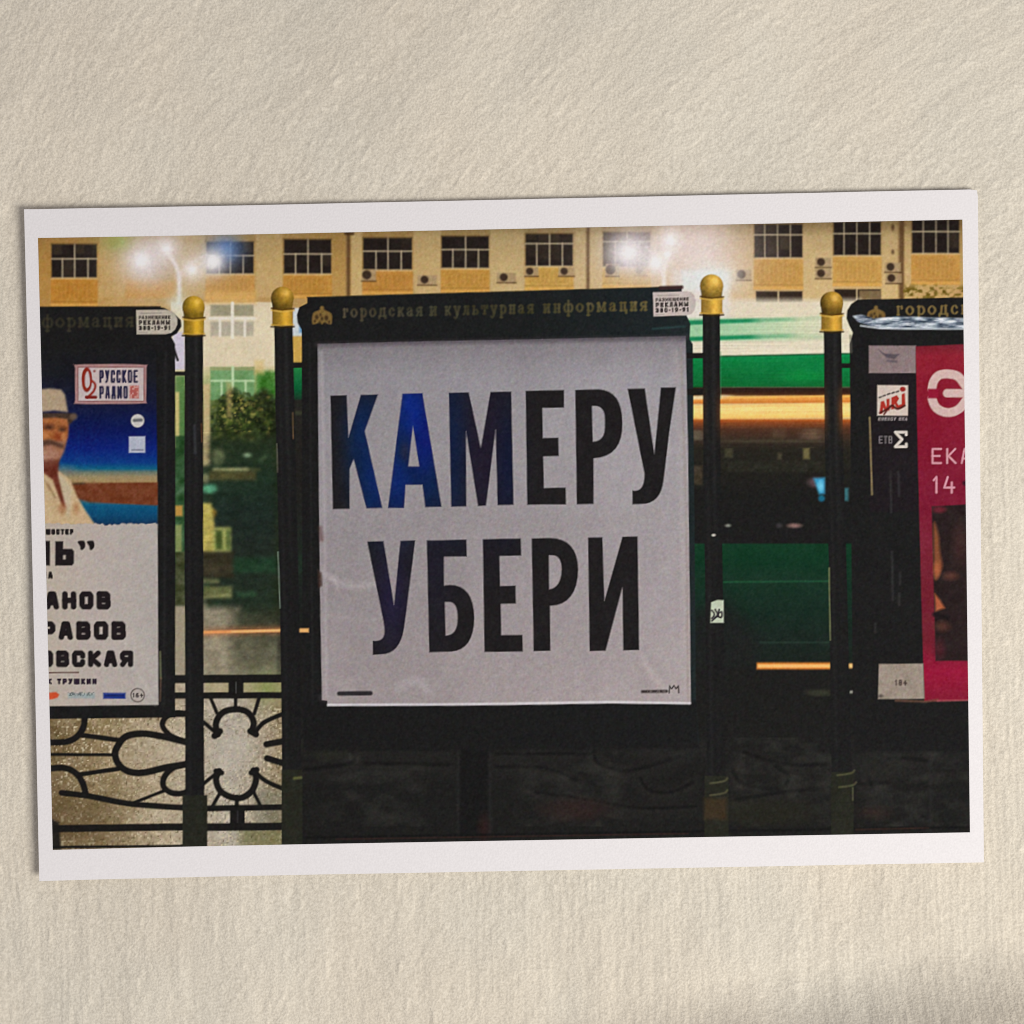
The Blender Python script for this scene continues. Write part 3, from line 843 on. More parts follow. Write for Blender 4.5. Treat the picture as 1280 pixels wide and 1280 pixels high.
crest(402.5, 394.5, 1.0, P_CREST, .92)
P_HT = reg('printed_lettering', P_CB, 'dull gold serif lettering along the header')
HC = mottle(hgrad((420, (84, 76, 58)), (520, (66, 64, 48)), (680, (74, 70, 46)), (810, (108, 97, 58))), 16, 14, 103)
BS = -9.0 / 382
for wd, xa, xb in (('городская', 428, 529), ('и', 536, 547), ('культурная', 555, 668), ('информация', 678, 810)):
    yb = 397.8 + BS * (xa - 428)
    text(wd, xa, xb, yb - 12.6, yb, 3.0, HC, .2, BS, 1.3, 2.4, .85, P_HT)
sticker(816, 365.5, 54, 30, P_CB, 10, -.03, (196, 184, 178))

P_BAN = reg('printed_banner', P_CB, 'pale grey banner sheet carrying two lines of heavy black capitals')
ban = [(397, 430), (520, 427), (700, 423.5), (857, 420), (860, 560), (861.5, 700), (862.5, 770), (863.5, 880), (760, 879), (640, 881), (500, 882), (409.5, 882.5), (409, 876), (402.5, 875), (400, 740), (398.5, 600)]


def bancol(x, y):
    base = np.stack([np.interp(y, [420, 432, 470, 560, 720, 880], v) for v in
                     ([112, 140, 158, 164, 163, 166], [108, 133, 152, 157, 153, 154], [112, 134, 153, 156, 151, 150])], -1)
    k = 1 + .055 * np.clip((x - 560) / 300, -1, 1) - .05 * np.exp(-((x - 640) / 120) ** 2 - ((y - 650) / 120) ** 2)
    k = k + .07 * (fbm(x / 60, y / 90, 111, 3) - .5) + .035 * (fbm((x + .4 * y) / 16, (y - .3 * x) / 70, 113, 3) - .5)
    return base * k[..., None] * np.array([.955, .972, 1.0])


poly(ban, bancol, 1.4, 1, P_BAN)
stroke([(396, 431), (858, 421.5)], 5, (74, 66, 72), 6, .55)
# creases, taped edges, pale turned-up hem
for pts, w, c, a in (([(404, 716), (424, 728), (446, 733), (470, 730)], 4, (196, 190, 190), .45), ([(418, 722), (422, 738)], 3, (190, 184, 184), .5), ([(404, 738), (440, 742)], 5, (140, 132, 130), .3),
                     ([(404, 770), (470, 776)], 4, (176, 168, 166), .25), ([(500, 858), (520, 851), (534, 862)], 6, (190, 184, 188), .4), ([(415, 850), (440, 868), (404, 872)], 5, (190, 182, 182), .25),
                     ([(802, 820), (816, 845), (836, 866)], 4, (190, 180, 176), .5), ([(800, 700), (802, 800)], 5, (174, 164, 162), .3), ([(845, 440), (853, 640), (856, 870)], 3.5, (176, 168, 166), .5),
                     ([(851, 430), (858, 660), (860, 876)], 2, (150, 138, 130), .5), ([(402, 440), (405, 600), (408, 870)], 2.5, (182, 176, 178), .55), ([(560, 640), (700, 655), (820, 642)], 8, (150, 143, 142), .25),
                     ([(680, 660), (684, 840)], 6, (152, 144, 143), .25), ([(400, 660), (402, 674)], 3, (90, 56, 54), .6)):
    stroke(smooth(pts) if len(pts) > 2 else pts, w, c, w * 2.2, min(1, a * 1.15))
stroke([(410, 881), (560, 880.5), (640, 879.5), (760, 877.5), (862, 879)], 3, (214, 212, 216), 2, .8)
poly([(397, 712), (402, 716), (403, 732), (398, 735)], (70, 52, 46), 3, .8)

LK = (34, 32, 33)


def letter_color(x, y):
    c = np.broadcast_to(np.array(LK, float), x.shape + (3,)).copy()
    for cx, cy, rx, ry, col, a in ((468, 598, 15, 34, (6, 42, 98), 1.0), (455, 540, 14, 30, (16, 40, 86), .9), (515, 512, 16, 30, (6, 44, 128), 1.0), (535, 560, 12, 30, (8, 30, 128), 1.0), (545, 610, 12, 26, (6, 44, 102), .9),
                                   (500, 600, 14, 34, (6, 40, 104), 1.0), (568, 560, 14, 60, (20, 34, 66), .9), (632, 580, 12, 50, (20, 28, 56), .9), (604, 560, 14, 70, (36, 30, 46), .9), (490, 745, 14, 40, (38, 34, 62), .8), (545, 700, 12, 60, (34, 32, 44), .8),
                                   (506, 565, 5, 9, (40, 40, 60), .8)):
        g = a * np.exp(-0.5 * np.clip(((x - cx) / rx) ** 2 + ((y - cy) / ry) ** 2, 0, 60) * .7)
        c = c * (1 - g[..., None]) + np.array(col, float) * g[..., None]
    c = c * (1 + .18 * (fbm(x / 10, y / 14, 121, 3) - .5))[..., None]
    return c


def bz(a, c, b, n=8):
    return [((1 - t) ** 2 * a[0] + 2 * t * (1 - t) * c[0] + t * t * b[0], (1 - t) ** 2 * a[1] + 2 * t * (1 - t) * c[1] + t * t * b[1])
            for t in [i / n for i in range(1, n + 1)]]


LET = {
    'К1': [[(413, 494.5), (433.5, 494), (435.5, 547), (451, 493.5), (472.5, 493), (456, 539), (478, 635), (458, 635.5), (442, 574), (437, 586), (437, 636), (416, 636.5)]],
    'А1': [[(503, 492), (528, 491.5), (552, 633.5), (531.5, 634), (528, 606), (507, 606), (505, 635), (485, 635)], [(516, 532), (524, 583), (510.5, 583)]],
    'М1': [[(561, 491), (586, 490.5), (601, 560), (613, 490), (639, 489.5), (642, 631), (622, 631.5), (619.5, 537), (607.5, 632), (597.5, 632.5), (582.5, 539), (583, 633), (564, 633.5)]],
    'Е1': [[(657, 488.5), (705, 487.5), (705, 509.5), (678, 510), (678.5, 547.5), (698, 547), (698.5, 570), (679, 570.5), (680, 610), (707, 609.5), (707.5, 630.5), (659, 631)]],
    'Р1': [[(719, 487.5)] + [(748, 486.5)] + bz((748, 486.5), (778, 488), (778, 528)) + bz((778, 528), (779, 571), (742, 573)) + [(742, 630), (721, 630.5)],
           [(740, 507.5)] + [(744, 507.5)] + bz((744, 507.5), (756, 508), (756, 524)) + [(756, 534)] + bz((756, 534), (756, 551.5), (741, 552))],
    'У1': [[(784.5, 486), (806, 485.5), (818, 567.5), (826, 484.5), (845, 484), (836, 545), (829.5, 600)] + bz((829.5, 600), (826, 630), (802, 630)) + [(790.5, 630.5), (790.5, 613)] + bz((790.5, 613), (806, 616), (805.5, 592))],
    'У2': [[(459, 677), (479.5, 676.5), (492.5, 756), (500.5, 676), (519, 675.5), (507.5, 768), (505, 785)] + bz((505, 785), (500, 818), (476, 818)) + [(466, 818.5), (466, 801)] + bz((466, 801), (482, 803), (480.5, 786)) + [(479, 775)]],
    'Б2': [[(533.5, 675.5), (583, 674.5), (583.5, 695.5), (555, 696), (555, 732), (562, 731)] + bz((562, 731), (592, 731), (593, 772)) + bz((593, 772), (592, 813), (564, 814.5)) + [(536.5, 815.5)],
           [(556, 752.5), (561, 752.5)] + bz((561, 752.5), (572, 752), (572, 773)) + bz((572, 773), (572, 794), (557, 794.5))],
    'Е2': [[(603.5, 674), (651, 673), (651.5, 694.5), (624.5, 695), (625, 732.5), (644.5, 732), (645, 754.5), (626, 755), (626.5, 794), (653, 793.5), (653.5, 814.5), (605.5, 815)]],
    'Р2': [[(664.5, 673), (688, 672.5)] + bz((688, 672.5), (722, 673), (722.8, 712)) + bz((722.8, 712), (722, 756), (687.5, 757.5)) + [(688, 813.5), (667, 814)],
           [(686, 694), (690, 694)] + bz((690, 694), (702, 694), (702, 712)) + bz((702, 712), (701, 735), (686.5, 736.5))],
    'И2': [[(735, 672), (753, 671.5), (755.5, 751), (778, 671), (797, 670.5), (799, 812.5), (779, 813), (778, 734), (757, 813.5), (737, 814)]],
}
for k in LET:
    pid = reg('printed_letter', P_CB)
    poly(LET[k], letter_color, 1.5, 1, pid)
stroke([(424, 867), (463, 866.5)], 5.5, (48, 46, 48), 2)
stroke([(803, 864.5), (833, 864)], 3.8, (62, 54, 54), 2)
s = window(803, 862, 833, 867, 0)
blend(s, .5 * (vnoise(XX[s] / 1.7, YY[s] / 3, 122) > .6), (130, 122, 120), None)
stroke([(836.5, 866), (837, 857.5), (839.5, 861), (842.5, 857), (845, 861), (848, 857.5), (848.5, 866)], 1.6, (46, 40, 42), 1.3)

# ------------------------------------------------------------------ 5 right board and its poster
P_RB = reg('printed_noticeboard', -1, 'black framed board printed at the right edge, cut by the border')
poly([(1072, 374.5), (1210, 371.5), (1230, 900), (1066, 882), (1064, 640), (1062, 430), (1066, 416), (1062, 408), (1058, 398), (1059, 388), (1064, 380)], FR, 1.4, 1, P_RB)
poly([(1066, 880), (1230, 876), (1230, 940), (1068, 940)], (31, 31, 31), 5)
stroke([(1052, 457), (1066, 457)], 6, BK, 1.4, 1, P_RB)
crest(1095, 393, .92, P_RB, .9)
text('городск', 1120, 1212, 382, 395, 2.9, (122, 104, 62), .2, -.02, 1.2, 1.7, .9)


def foil(x, y):
    n = fbm(x / 14, y / 3, 131, 4)
    c = np.array((138, 150, 162), float) + (n[..., None] - .5) * np.array((330, 320, 300))
    return np.clip(c, 40, 236)


P_FOIL = reg('printed_foil', P_RB, 'glossy pale strip peeling under the right header')
poly([(1066, 395), (1076, 393), (1092, 398), (1120, 395.5), (1160, 396.5), (1212, 398), (1212, 411), (1150, 411.5), (1100, 410.5), (1082, 406), (1072, 402)], foil, 2.2, 1, P_FOIL)
stroke([(1076, 407), (1100, 410.5), (1150, 411), (1210, 411)], 2, (206, 214, 220), 1.8, .85)
stroke([(1063, 420), (1064, 440)], 3, (110, 106, 92), 2.5, .6)
rect(1086, 432, 1145, 466.5, mottle((138, 122, 122), 8, 16, 132), 1.8)
poly([(1098, 437), (1106, 442), (1124, 443), (1118, 449), (1108, 447)], (84, 76, 84), 2.5, .9)
stroke([(1110, 451), (1120, 452)], 3, (92, 84, 92), 2.5, .8)
rect(1087, 467, 1148, 640, mottle((34, 30, 33), 2, 12, 133), 2)
P_NJ = reg('printed_sign', P_RB, 'small white radio station sign with red letters')
rect(1096.5, 481.5, 1135, 519.5, mottle((206, 192, 180), 5, 9, 134), 1.5, 1, P_NJ)
RD = (168, 52, 42)
for i, (lx, ly) in enumerate(((1099, 497), (1104, 495), (1109.5, 493), (1115, 491.5), (1120.5, 490))):
    stroke([(lx, ly), (lx + 2.6, ly - 1)], 2.2, (70, 62, 60), 1.4, .9)
poly([(1099, 518), (1101, 502), (1105, 501), (1108, 509), (1108, 499), (1112, 498), (1112, 513), (1107, 514), (1104, 510), (1103, 517)], RD, 1.4)
poly([[(1114, 512), (1114, 497), (1121, 494), (1124, 498), (1121, 503), (1125, 509), (1121, 510), (1118, 505), (1118, 511)]], RD, 1.4)
poly([(1127, 493), (1131, 491), (1132, 505), (1128, 510), (1122, 510), (1122, 507), (1127, 505)], RD, 1.4)
ell(1128.5, 486.5, 3.6, 3.2, (150, 44, 40), 1.4)
stroke(smooth([(1100, 516), (1110, 511), (1115, 507), (1122, 511), (1131, 507)]), 2.8, (84, 34, 30), 1.6, .95)
stroke([(1108, 514), (1105, 518)], 2.2, (84, 34, 30), 1.5, .9)
text('ENERGY EKA', 1097.5, 1134, 521.5, 525.8, 1.3, (150, 142, 142), .25, 0, None, 1.3, .9, None, .2)
text('ЕТВ', 1098.5, 1115.5, 545, 554.5, 1.5, (112, 106, 108), .28)
text('Σ', 1117.5, 1134.5, 538.5, 560, 3.4, (204, 196, 186), .2)
stroke([(1087, 522), (1088.5, 566), (1090, 618)], 2.2, (150, 132, 92), 1.8, .8)
for pts in ([(1113, 590), (1114, 640)], [(1123, 590), (1124, 620)], [(1125, 716), (1125, 730)], [(1124, 742), (1124, 756)], [(1094, 780), (1094, 790)], [(1115, 690), (1116, 750)]):
    stroke(pts, 2.6, (58, 58, 58), 3, .6)
P_RP = reg('printed_poster', P_RB, 'crimson poster strip with pale lettering and a dark face')
poly([(1144.5, 433), (1212, 430), (1232, 874), (1155.5, 877), (1152, 760), (1147, 560)],
     mottle(vgrad((430, (112, 36, 46)), (445, (140, 35, 50)), (520, (132, 28, 48)), (620, (122, 30, 52)), (720, (112, 36, 50)), (800, (108, 34, 46)), (840, (148, 28, 58)), (877, (124, 28, 48))), 7, 30, 135), 1.8, 1, P_RP)
pk = (206, 178, 172)
arc = [(1182 + 16.5 * math.cos(math.radians(a)) * 1.02, 491.5 + 23 * math.sin(math.radians(a))) for a in range(-165, 166, 15)]
stroke(smooth([(1165, 486), (1167, 477), (1174, 469), (1186, 467.5), (1198, 471), (1208, 484)]), 11, pk, 1.6)
stroke(smooth([(1165, 498), (1169, 508), (1177, 514), (1188, 515.5), (1199, 511), (1208, 500)]), 11, pk, 1.6)
stroke([(1184, 491.5), (1214, 491.5)], 10.5, pk, 1.6)
rect(1160, 486, 1173, 498, (144, 28, 53), 1.8)
text('ЕКА', 1164.5, 1214, 560, 580, 2.4, (206, 146, 158), .42, 0, None, 1.3)
text('14', 1165, 1194, 595, 617, 2.6, (206, 146, 158), .3, 0, None, 1.3)
stroke([(1206, 604), (1210, 604)], 6, (60, 24, 36), 3)
poly([(1164.5, 633), (1216, 630), (1222, 826), (1169.5, 826)], mottle((42, 33, 33), 5, 10, 136), 2)
ell(1174, 637, 8, 4, (120, 40, 52), 4, .7)
poly(smooth([(1167, 655), (1173, 668), (1175, 690), (1178, 708), (1172, 722), (1168, 718)], 4, True), (136, 80, 52), 5, .9)
ell(1171, 712, 4, 9, (172, 98, 62), 5, .8)
ell(1188, 720, 9, 5, (92, 58, 50), 6, .8)
poly([(1168.5, 742), (1175, 750), (1181, 760), (1169.5, 764)], (176, 96, 62), 4, .95)
ell(1200, 680, 9, 24, (66, 44, 42), 10, .7)
ell(1178, 783, 9, 6, (84, 54, 46), 7, .8)
ell(1174, 812, 7, 12, (84, 36, 44), 8, .6)
stroke([(1168, 768), (1184, 772)], 5, (30, 25, 26), 4, .9)
P_18 = reg('printed_label', P_RB, 'crumpled grey age rating label at the bottom of the right board')
poly([(1098.5, 830), (1154, 829.5), (1155.5, 873.5), (1097.5, 874)], mottle(mottle((150, 138, 126), 9, 9, 137), 7, 3, 138), 1.8, 1, P_18)
text('18+', 1118.5, 1134, 849.5, 857, 1.8, (70, 60, 56), .3, .02, None, 1.8, .9)
ell(1101, 870, 3, 2, (70, 62, 56), 2.4, .7)
stroke([(1120, 875.5), (1158, 877), (1172, 875)], 3, (110, 80, 64), 2.5, .7)
stroke([(1172, 876), (1216, 875)], 2, (176, 90, 96), 2, .7)

# ------------------------------------------------------------------ 6 the four posts


def post(cx, ty, r, sh, base, label, bright, GOLD=(204, 162, 48), ball=1.0):
    pid = reg('printed_post', -1, label)
    fid = reg('printed_finial', pid, 'gold painted ball and collar of the post')
    shaft = [(x, y) for x, y in sh]
    n = len(shaft) // 2
    xl = lambda y: np.interp(y, [p[1] for p in shaft[:n]], [p[0] for p in shaft[:n]])
    xr = lambda y: np.interp(y, [p[1] for p in shaft[n:]], [p[0] for p in shaft[n:]])

    def col(x, y):
        t = (x - xl(y)) / (xr(y) - xl(y))
        v = 31 + 9 * np.exp(-((t - .62) / .12) ** 2) * np.clip(1.4 - (y - 400) / 260, 0.1, 1) + 4 * np.exp(-((t - .25) / .1) ** 2)
        v = v + 3 * (fbm(x / 3, y / 40, int(cx), 3) - .5)
        c = np.stack([v, v, v], -1)
        o = bright * np.exp(-((y - 515) / 26) ** 2) * (np.exp(-((t - 1) / .25) ** 2) + .6 * np.exp(-(t / .2) ** 2))
        return c + o[..., None] * np.array((88, 40, 8.))
    poly(shaft[:n] + shaft[n:][::-1], col, 1.3, 1, pid)
    for y0, y1, w in base:
        xm = (xl((y0 + y1) / 2) + xr((y0 + y1) / 2)) / 2
        rect(xm - w, y0, xm + w, y1, mottle((40, 41, 34), 4, 8, int(cx) + 1), 1.6, 1, pid)

    def gold(x, y):
        t = (x - cx) / r
        u = (y - ty - r) / r
        k = .62 + .46 * np.exp(-((t - .25) ** 2 * 1.6 + (np.clip(u, -2, .6) + .45) ** 2 * 1.3)) - .22 * np.clip(-t - .3, 0, 1) - .2 * np.clip(u - .3, 0, .5) - (1 - ball) * 1.6 * np.clip(.35 * u - .45 * t + .25, 0, 1)
        k = k + .18 * (fbm(x / 4, y / 4, int(cx) + 2, 3) - .5)
        c = np.array(GOLD, float) * np.clip(k * ball, .2, 1.3)[..., None]
        hi = np.exp(-(((t - .3) / .3) ** 2 + ((u + .45) / .3) ** 2))
        return c + hi[..., None] * np.array((30, 30, 34))

    def gold2(x, y):
        t = (x - cx) / r
        k = .72 + .38 * np.exp(-((t - .3) / .45) ** 2) - .3 * np.clip(-t - .5, 0, 1) + .08 * (fbm(x / 4, y / 4, int(cx) + 3, 3) - .5)
        return np.array(GOLD, float) * k[..., None]
    cb = ty + 2 * r
    rect(cx - r * .9, cb - 2, cx + r * .93, cb + 20, gold2, 1.4, 1, fid)
    poly([(cx - r * .99, ty + r), (cx + r * .99, ty + r), (cx + r * .86, cb), (cx - r * .84, cb)], gold, 1.5, 1, fid)
    ell(cx, ty + r * .97, r, r * .98, gold, 1.5, 1, fid)
    stroke([(cx - r * .95, cb - 1.5), (cx, cb + .5), (cx + r * 1.0, cb - 1)], 2.2, (84, 58, 20), 1.6, .85, fid)
    stroke([(cx - r * .98, cb + 1), (cx, cb + 3), (cx + r * 1.04, cb + 1.2)], 1.8, (214, 176, 84), 1.5, .7, fid)
    stroke([(cx - r * .95, cb + 19), (cx, cb + 20.5), (cx + r * .97, cb + 19)], 2.2, (206, 162, 66), 1.6, .6, fid)
    stroke([(cx - r * 1.0, cb + 21.5), (cx, cb + 22.5), (cx + r * 1.02, cb + 21.5)], 2, (54, 40, 20), 1.5, .9)


post(242, 370, 14, [(231, 400), (230.5, 640), (231.5, 840), (231.5, 1064), (254, 400), (254, 640), (254.5, 840), (256, 1064)],
     [(994, 1062, 15.5)], 'black post with yellow ball finial beside the concert poster', .12)
post(353, 358.5, 14.2, [(342.5, 390), (344, 500), (347.5, 640), (350, 760), (352, 900), (353, 1064), (365.5, 390), (368, 500), (371, 640), (374, 760), (376, 900), (378, 1064)],
     [(962, 1062, 13)], 'black post with shaded gold ball finial left of the banner', .0, (208, 162, 56), .92)
post(889.5, 343, 14.6, [(878, 375), (879, 560), (881, 700), (883, 860), (884, 1064), (900, 375), (900.5, 560), (903, 700), (906, 860), (908, 1064)],
     [(970, 1058, 15)], 'black post with bright gold ball finial right of the banner', .5, (216, 172, 72), 1.0)
post(1039.5, 364.5, 14.4, [(1029.5, 398), (1031, 560), (1036, 700), (1038, 860), (1041, 1064), (1051.5, 398), (1054, 560), (1058, 700), (1062, 860), (1067, 1064)],
     [(965, 1056, 14)], 'black post with brown gold ball finial beside the crimson poster', .9, (206, 160, 60), .9)
stroke([(346, 555), (347, 590)], 1.5, (120, 122, 100), 1.4, .6)
stroke([(347.5, 690), (348.5, 716), (350, 760)], 1.5, (130, 150, 132), 1.4, .7)
stroke([(366, 516), (366.5, 548)], 1.6, (120, 96, 66), 1.5, .7)
stroke([(1036.5, 710), (1037, 760), (1038, 800)], 1.6, (132, 142, 96), 1.5, .7)
stroke([(901, 440), (901, 498)], 1.2, (96, 140, 104), 1.4, .5)
stroke([(243, 532), (244, 566)], 3, (62, 64, 68), 3, .7)
stroke([(252, 530), (252.5, 552)], 2, (104, 70, 44), 2, .7)
ell(892, 669, 2.5, 1.6, (190, 188, 176), 1.6)
poly([(889, 753), (897, 750), (904.5, 750.5), (904.5, 778.5), (888, 778.5)], mottle((190, 200, 178), 8, 6, 141), 1.5)
for pts in ([(890, 763), (893, 768), (890, 773)], [(894, 762), (897, 768), (894, 772)], [(899, 762), (898, 770), (902, 771), (902, 765), (899, 766)], [(890, 776), (896, 771), (901, 772)]):
    stroke(smooth(pts) if len(pts) > 2 else pts, 2.2, (44, 38, 46), 1.5)
for x, y in ((897, 977), (897, 992), (1056, 967), (1058, 982)):
    stroke(smooth([(x - 9, y + 2), (x, y + 1), (x + 9, y - 1), (x + 12, y - 4)]), 1.8, (112, 112, 76), 2.6, .6)
rect(880, 998, 908, 1024, (66, 52, 36), 6, .7)
stroke([(1066, 985), (1066, 1000)], 1.6, (110, 112, 80), 2, .6)
stroke([(368, 973), (376, 972)], 3, (112, 116, 70), 3, .8)

# print softness and grain
C[:] = np.clip(C + .55 * (C - gauss(C, 1.3)), 18, 255)      # the print is sharpened
g1 = gauss(RNG.normal(0, 1, (CH, CW)), .7)
g1 /= g1.std()
g2 = gauss(RNG.normal(0, 1, (CH, CW, 3)), 1.1)
g2 /= g2.std()
lum = C.mean(-1, keepdims=True)
C[:] = np.clip(C + (g1[..., None] * 4.0 + g2 * 1.7) * (0.35 + 0.65 * np.clip(lum / 120, 0, 1)), 6, 255)


def srgb2lin(c):
    c = c / 255.0
    return np.where(c <= 0.04045, c / 12.92, ((c + 0.055) / 1.055) ** 2.4)


INKGAIN = 1.00
LIN = np.clip(srgb2lin(C) * INKGAIN, 0, 0.88)


# ------------------------------------------------------------------ materials
def new_mat(name):
    m = bpy.data.materials.new(name)
    m.use_nodes = True
    nt = m.node_tree
    b = nt.nodes['Principled BSDF']
    return m, nt, b


def add_bump(nt, b, scale, strength, dist, detail=3.0, tex=None):
    tc = nt.nodes.new('ShaderNodeTexCoord')
    n = nt.nodes.new('ShaderNodeTexNoise')
    n.inputs['Scale'].default_value = scale
    n.inputs['Detail'].default_value = detail
    nt.links.new(tc.outputs['Object'], n.inputs['Vector'])
    bp = nt.nodes.new('ShaderNodeBump')
    bp.inputs['Strength'].default_value = strength
    bp.inputs['Distance'].default_value = dist
    nt.links.new(n.outputs['Fac'], bp.inputs['Height'])
    nt.links.new(bp.outputs['Normal'], b.inputs['Normal'])
    return n


mat_ink, nt, b = new_mat('printed_ink')
at = nt.nodes.new('ShaderNodeAttribute')
at.attribute_name = 'ink'
nt.links.new(at.outputs['Color'], b.inputs['Base Color'])
b.inputs['Roughness'].default_value = 0.55
b.inputs['Specular IOR Level'].default_value = 0.0
add_bump(nt, b, 2600, 0.06, 0.0003)

mat_paper, nt, b = new_mat('photo_paper')
b.inputs['Roughness'].default_value = 0.6
b.inputs['Specular IOR Level'].default_value = 0.1
n = add_bump(nt, b, 2200, 0.10, 0.0004)
rmp = nt.nodes.new('ShaderNodeValToRGB')
rmp.color_ramp.elements[0].position = 0.3
rmp.color_ramp.elements[0].color = (0.790, 0.768, 0.768, 1)
rmp.color_ramp.elements[1].position = 0.7
rmp.color_ramp.elements[1].color = (0.850, 0.828, 0.828, 1)
nt.links.new(n.outputs['Fac'], rmp.inputs['Fac'])
nt.links.new(rmp.outputs['Color'], b.inputs['Base Color'])

mat_cloth, nt, b = new_mat('brushed_rib_fabric')
b.inputs['Roughness'].default_value = 0.95
b.inputs['Specular IOR Level'].default_value = 0.1
b.inputs['Sheen Weight'].default_value = 0.25
b.inputs['Sheen Roughness'].default_value = 0.5
at = nt.nodes.new('ShaderNodeAttribute')
at.attribute_name = 'fibre'
n = add_bump(nt, b, 1900, 0.35, 0.0005, 4.0)
mx = nt.nodes.new('ShaderNodeMix')
mx.data_type = 'RGBA'
mx.blend_type = 'MULTIPLY'
mx.inputs['Factor'].default_value = 1.0
rmp = nt.nodes.new('ShaderNodeValToRGB')
rmp.color_ramp.elements[0].position = 0.28
rmp.color_ramp.elements[0].color = (0.74, 0.73, 0.71, 1)
rmp.color_ramp.elements[1].position = 0.75
rmp.color_ramp.elements[1].color = (1, 1, 1, 1)
nt.links.new(n.outputs['Fac'], rmp.inputs['Fac'])
nt.links.new(at.outputs['Color'], mx.inputs['A'])
nt.links.new(rmp.outputs['Color'], mx.inputs['B'])
nt.links.new(mx.outputs['Result'], b.inputs['Base Color'])


# ------------------------------------------------------------------ mesh helper
def fast_mesh(name, V, F, mat, attr=None, col=None):
    me = bpy.data.meshes.new(name)
    me.vertices.add(len(V))
    me.vertices.foreach_set('co', np.ascontiguousarray(V, np.float32).ravel())
    me.loops.add(F.size)
    me.loops.foreach_set('vertex_index', np.ascontiguousarray(F, np.int32).ravel())
    me.polygons.add(len(F))
    me.polygons.foreach_set('loop_start', np.arange(0, F.size, F.shape[1], dtype=np.int32))
    me.update(calc_edges=True)
    me.polygons.foreach_set('use_smooth', np.ones(len(F), bool))
    if attr:
        a = me.color_attributes.new(attr, 'FLOAT_COLOR', 'POINT')
        a.data.foreach_set('color', np.concatenate([col, np.ones((len(col), 1))], 1).astype(np.float32).ravel())
    me.materials.append(mat)
    me.validate()
    o = bpy.data.objects.new(name, me)
    scene.collection.objects.link(o)
    return o


# ------------------------------------------------------------------ the fabric the print lies on
def cloth_low(x, y):
    """slow undulation of the cover (metres)"""
    h = 0.0034 * (fbm(x / .09 + 3, y / .07 + 9, 201, 2) - .5)
    h = h + 0.0013 * (fbm((x * .8 - y * .55) / .022 + 5, (y * .8 + x * .55) / .06, 205, 2) - .5)
    d = np.clip(-y - 0.0985 + 0.13 * np.clip(x - .05, -.3, .3), 0, 1) * np.clip((x + .03) / .08, 0, 1)      # fold added below the right corner to put the cloth there in shade
    h = h + np.where(d < .014, 30.0 * d * d, 30.0 * .014 ** 2 + .84 * (1 - np.exp(-(d - .014) / .035)) * .035)
    flat = np.clip(np.minimum((0.126 - np.abs(x)) / .022, (0.099 - np.abs(y)) / .022), 0, 1)
    flat = flat * flat * (3 - 2 * flat)
    return h * (1 - .92 * flat) - .0003 * flat


ZB = 0.0006


def lift(x, y):
    """height of the sheet above the fabric: the left edge and top left corner spring up a little"""
    l = np.clip((-x - .045) / .06, 0, 1.2)
    t = np.clip((y - .03) / .05, 0, 1.2)
    return ZB + .0011 * l * l + .00025 * t * t + .0002 * np.clip(-y - .03, 0, .1) / .05 * l


fine = np.linspace(-0.124, 0.124, 640)
step = fine[1] - fine[0]
ext = []
p = 0.124
st = step
for _ in range(46):
    st *= 1.11
    p += st
    ext.append(p)
ax = np.concatenate([-np.array(ext[::-1]), fine, np.array(ext)])
gx, gy = np.meshgrid(ax, ax - 0.004)
h = cloth_low(gx, gy)
# rib direction: upright below, leaning over to the right above the print
up = np.clip(gy - 0.045, 0, .2)
lean = 0.45 + 5.0 * np.clip(gx + .10, 0, .22)
u = gx - lean * up * (up / (up + .03)) + 0.0011 * (fbm(gx / .011, gy / .03, 211, 2) - .5) * 2
v = gy + 0.4 * gx * np.clip(up / .03, 0, 1)
phase = u / 0.00150
ribamp = np.clip(.25 + 1.3 * (fbm(gx / .035 + 7, gy / .05, 213, 3) - .25), 0.1, 1)
ribamp = ribamp * (1 - .55 * np.clip(up / .03, 0, 1))
rib = .5 + .5 * np.cos(2 * math.pi * phase)
nap = fbm(u / .0011, v / .0028, 221, 2) * .7 + vnoise(gx / .0009, gy / .0011, 225) * .5
tuft = np.clip((vnoise(u / .0011 + 40, v / .0021, 227) - .80) * 5, 0, 1)
streak = fbm(u / .0035, v / .02, 229, 3)
micro = rib * ribamp * .00009 + (nap - .6) * .00022 + tuft * .00016 + (streak - .5) * .00036 * (1 - .62 * np.clip(up / .03, 0, 1)) + (fbm(u / .009, v / .03, 235, 2) - .5) * .0004 * (1 - .6 * np.clip(up / .03, 0, 1))
fade = np.clip((0.14 - np.maximum(np.abs(gx), np.abs(gy))) / .02, 0.0, 1)
zc = h + micro * fade
# pressed flat where the print lies on it
under = (np.abs(gx) < .1065) & (np.abs(gy) < .0765)
zc = np.where(under, np.minimum(zc, lift(gx, gy) - .00022), zc)
V = np.stack([gx, gy, zc], -1).reshape(-1, 3)
n = len(ax)
q = np.arange(n * n).reshape(n, n)
F = np.stack([q[:-1, :-1], q[:-1, 1:], q[1:, 1:], q[1:, :-1]], -1).reshape(-1, 4)
base = np.array([0.810, 0.752, 0.630])
tone = 1 + .07 * (streak - .5) + .05 * (nap - .6) + .07 * tuft + .10 * (fbm(gx / .03, gy / .04, 231, 3) - .5)
warm = fbm(gx / .025 + 3, gy / .035, 233, 3) - .5
col = base * tone[..., None] * (1 + warm[..., None] * np.array([.05, .0, -.04]))
cloth = fast_mesh('fabric_surface', V, F, mat_cloth, 'fibre', np.clip(col, 0, 1).reshape(-1, 3))
cloth['kind'] = 'structure'
cloth['label'] = 'cream brushed fabric with fine ribs under the print'

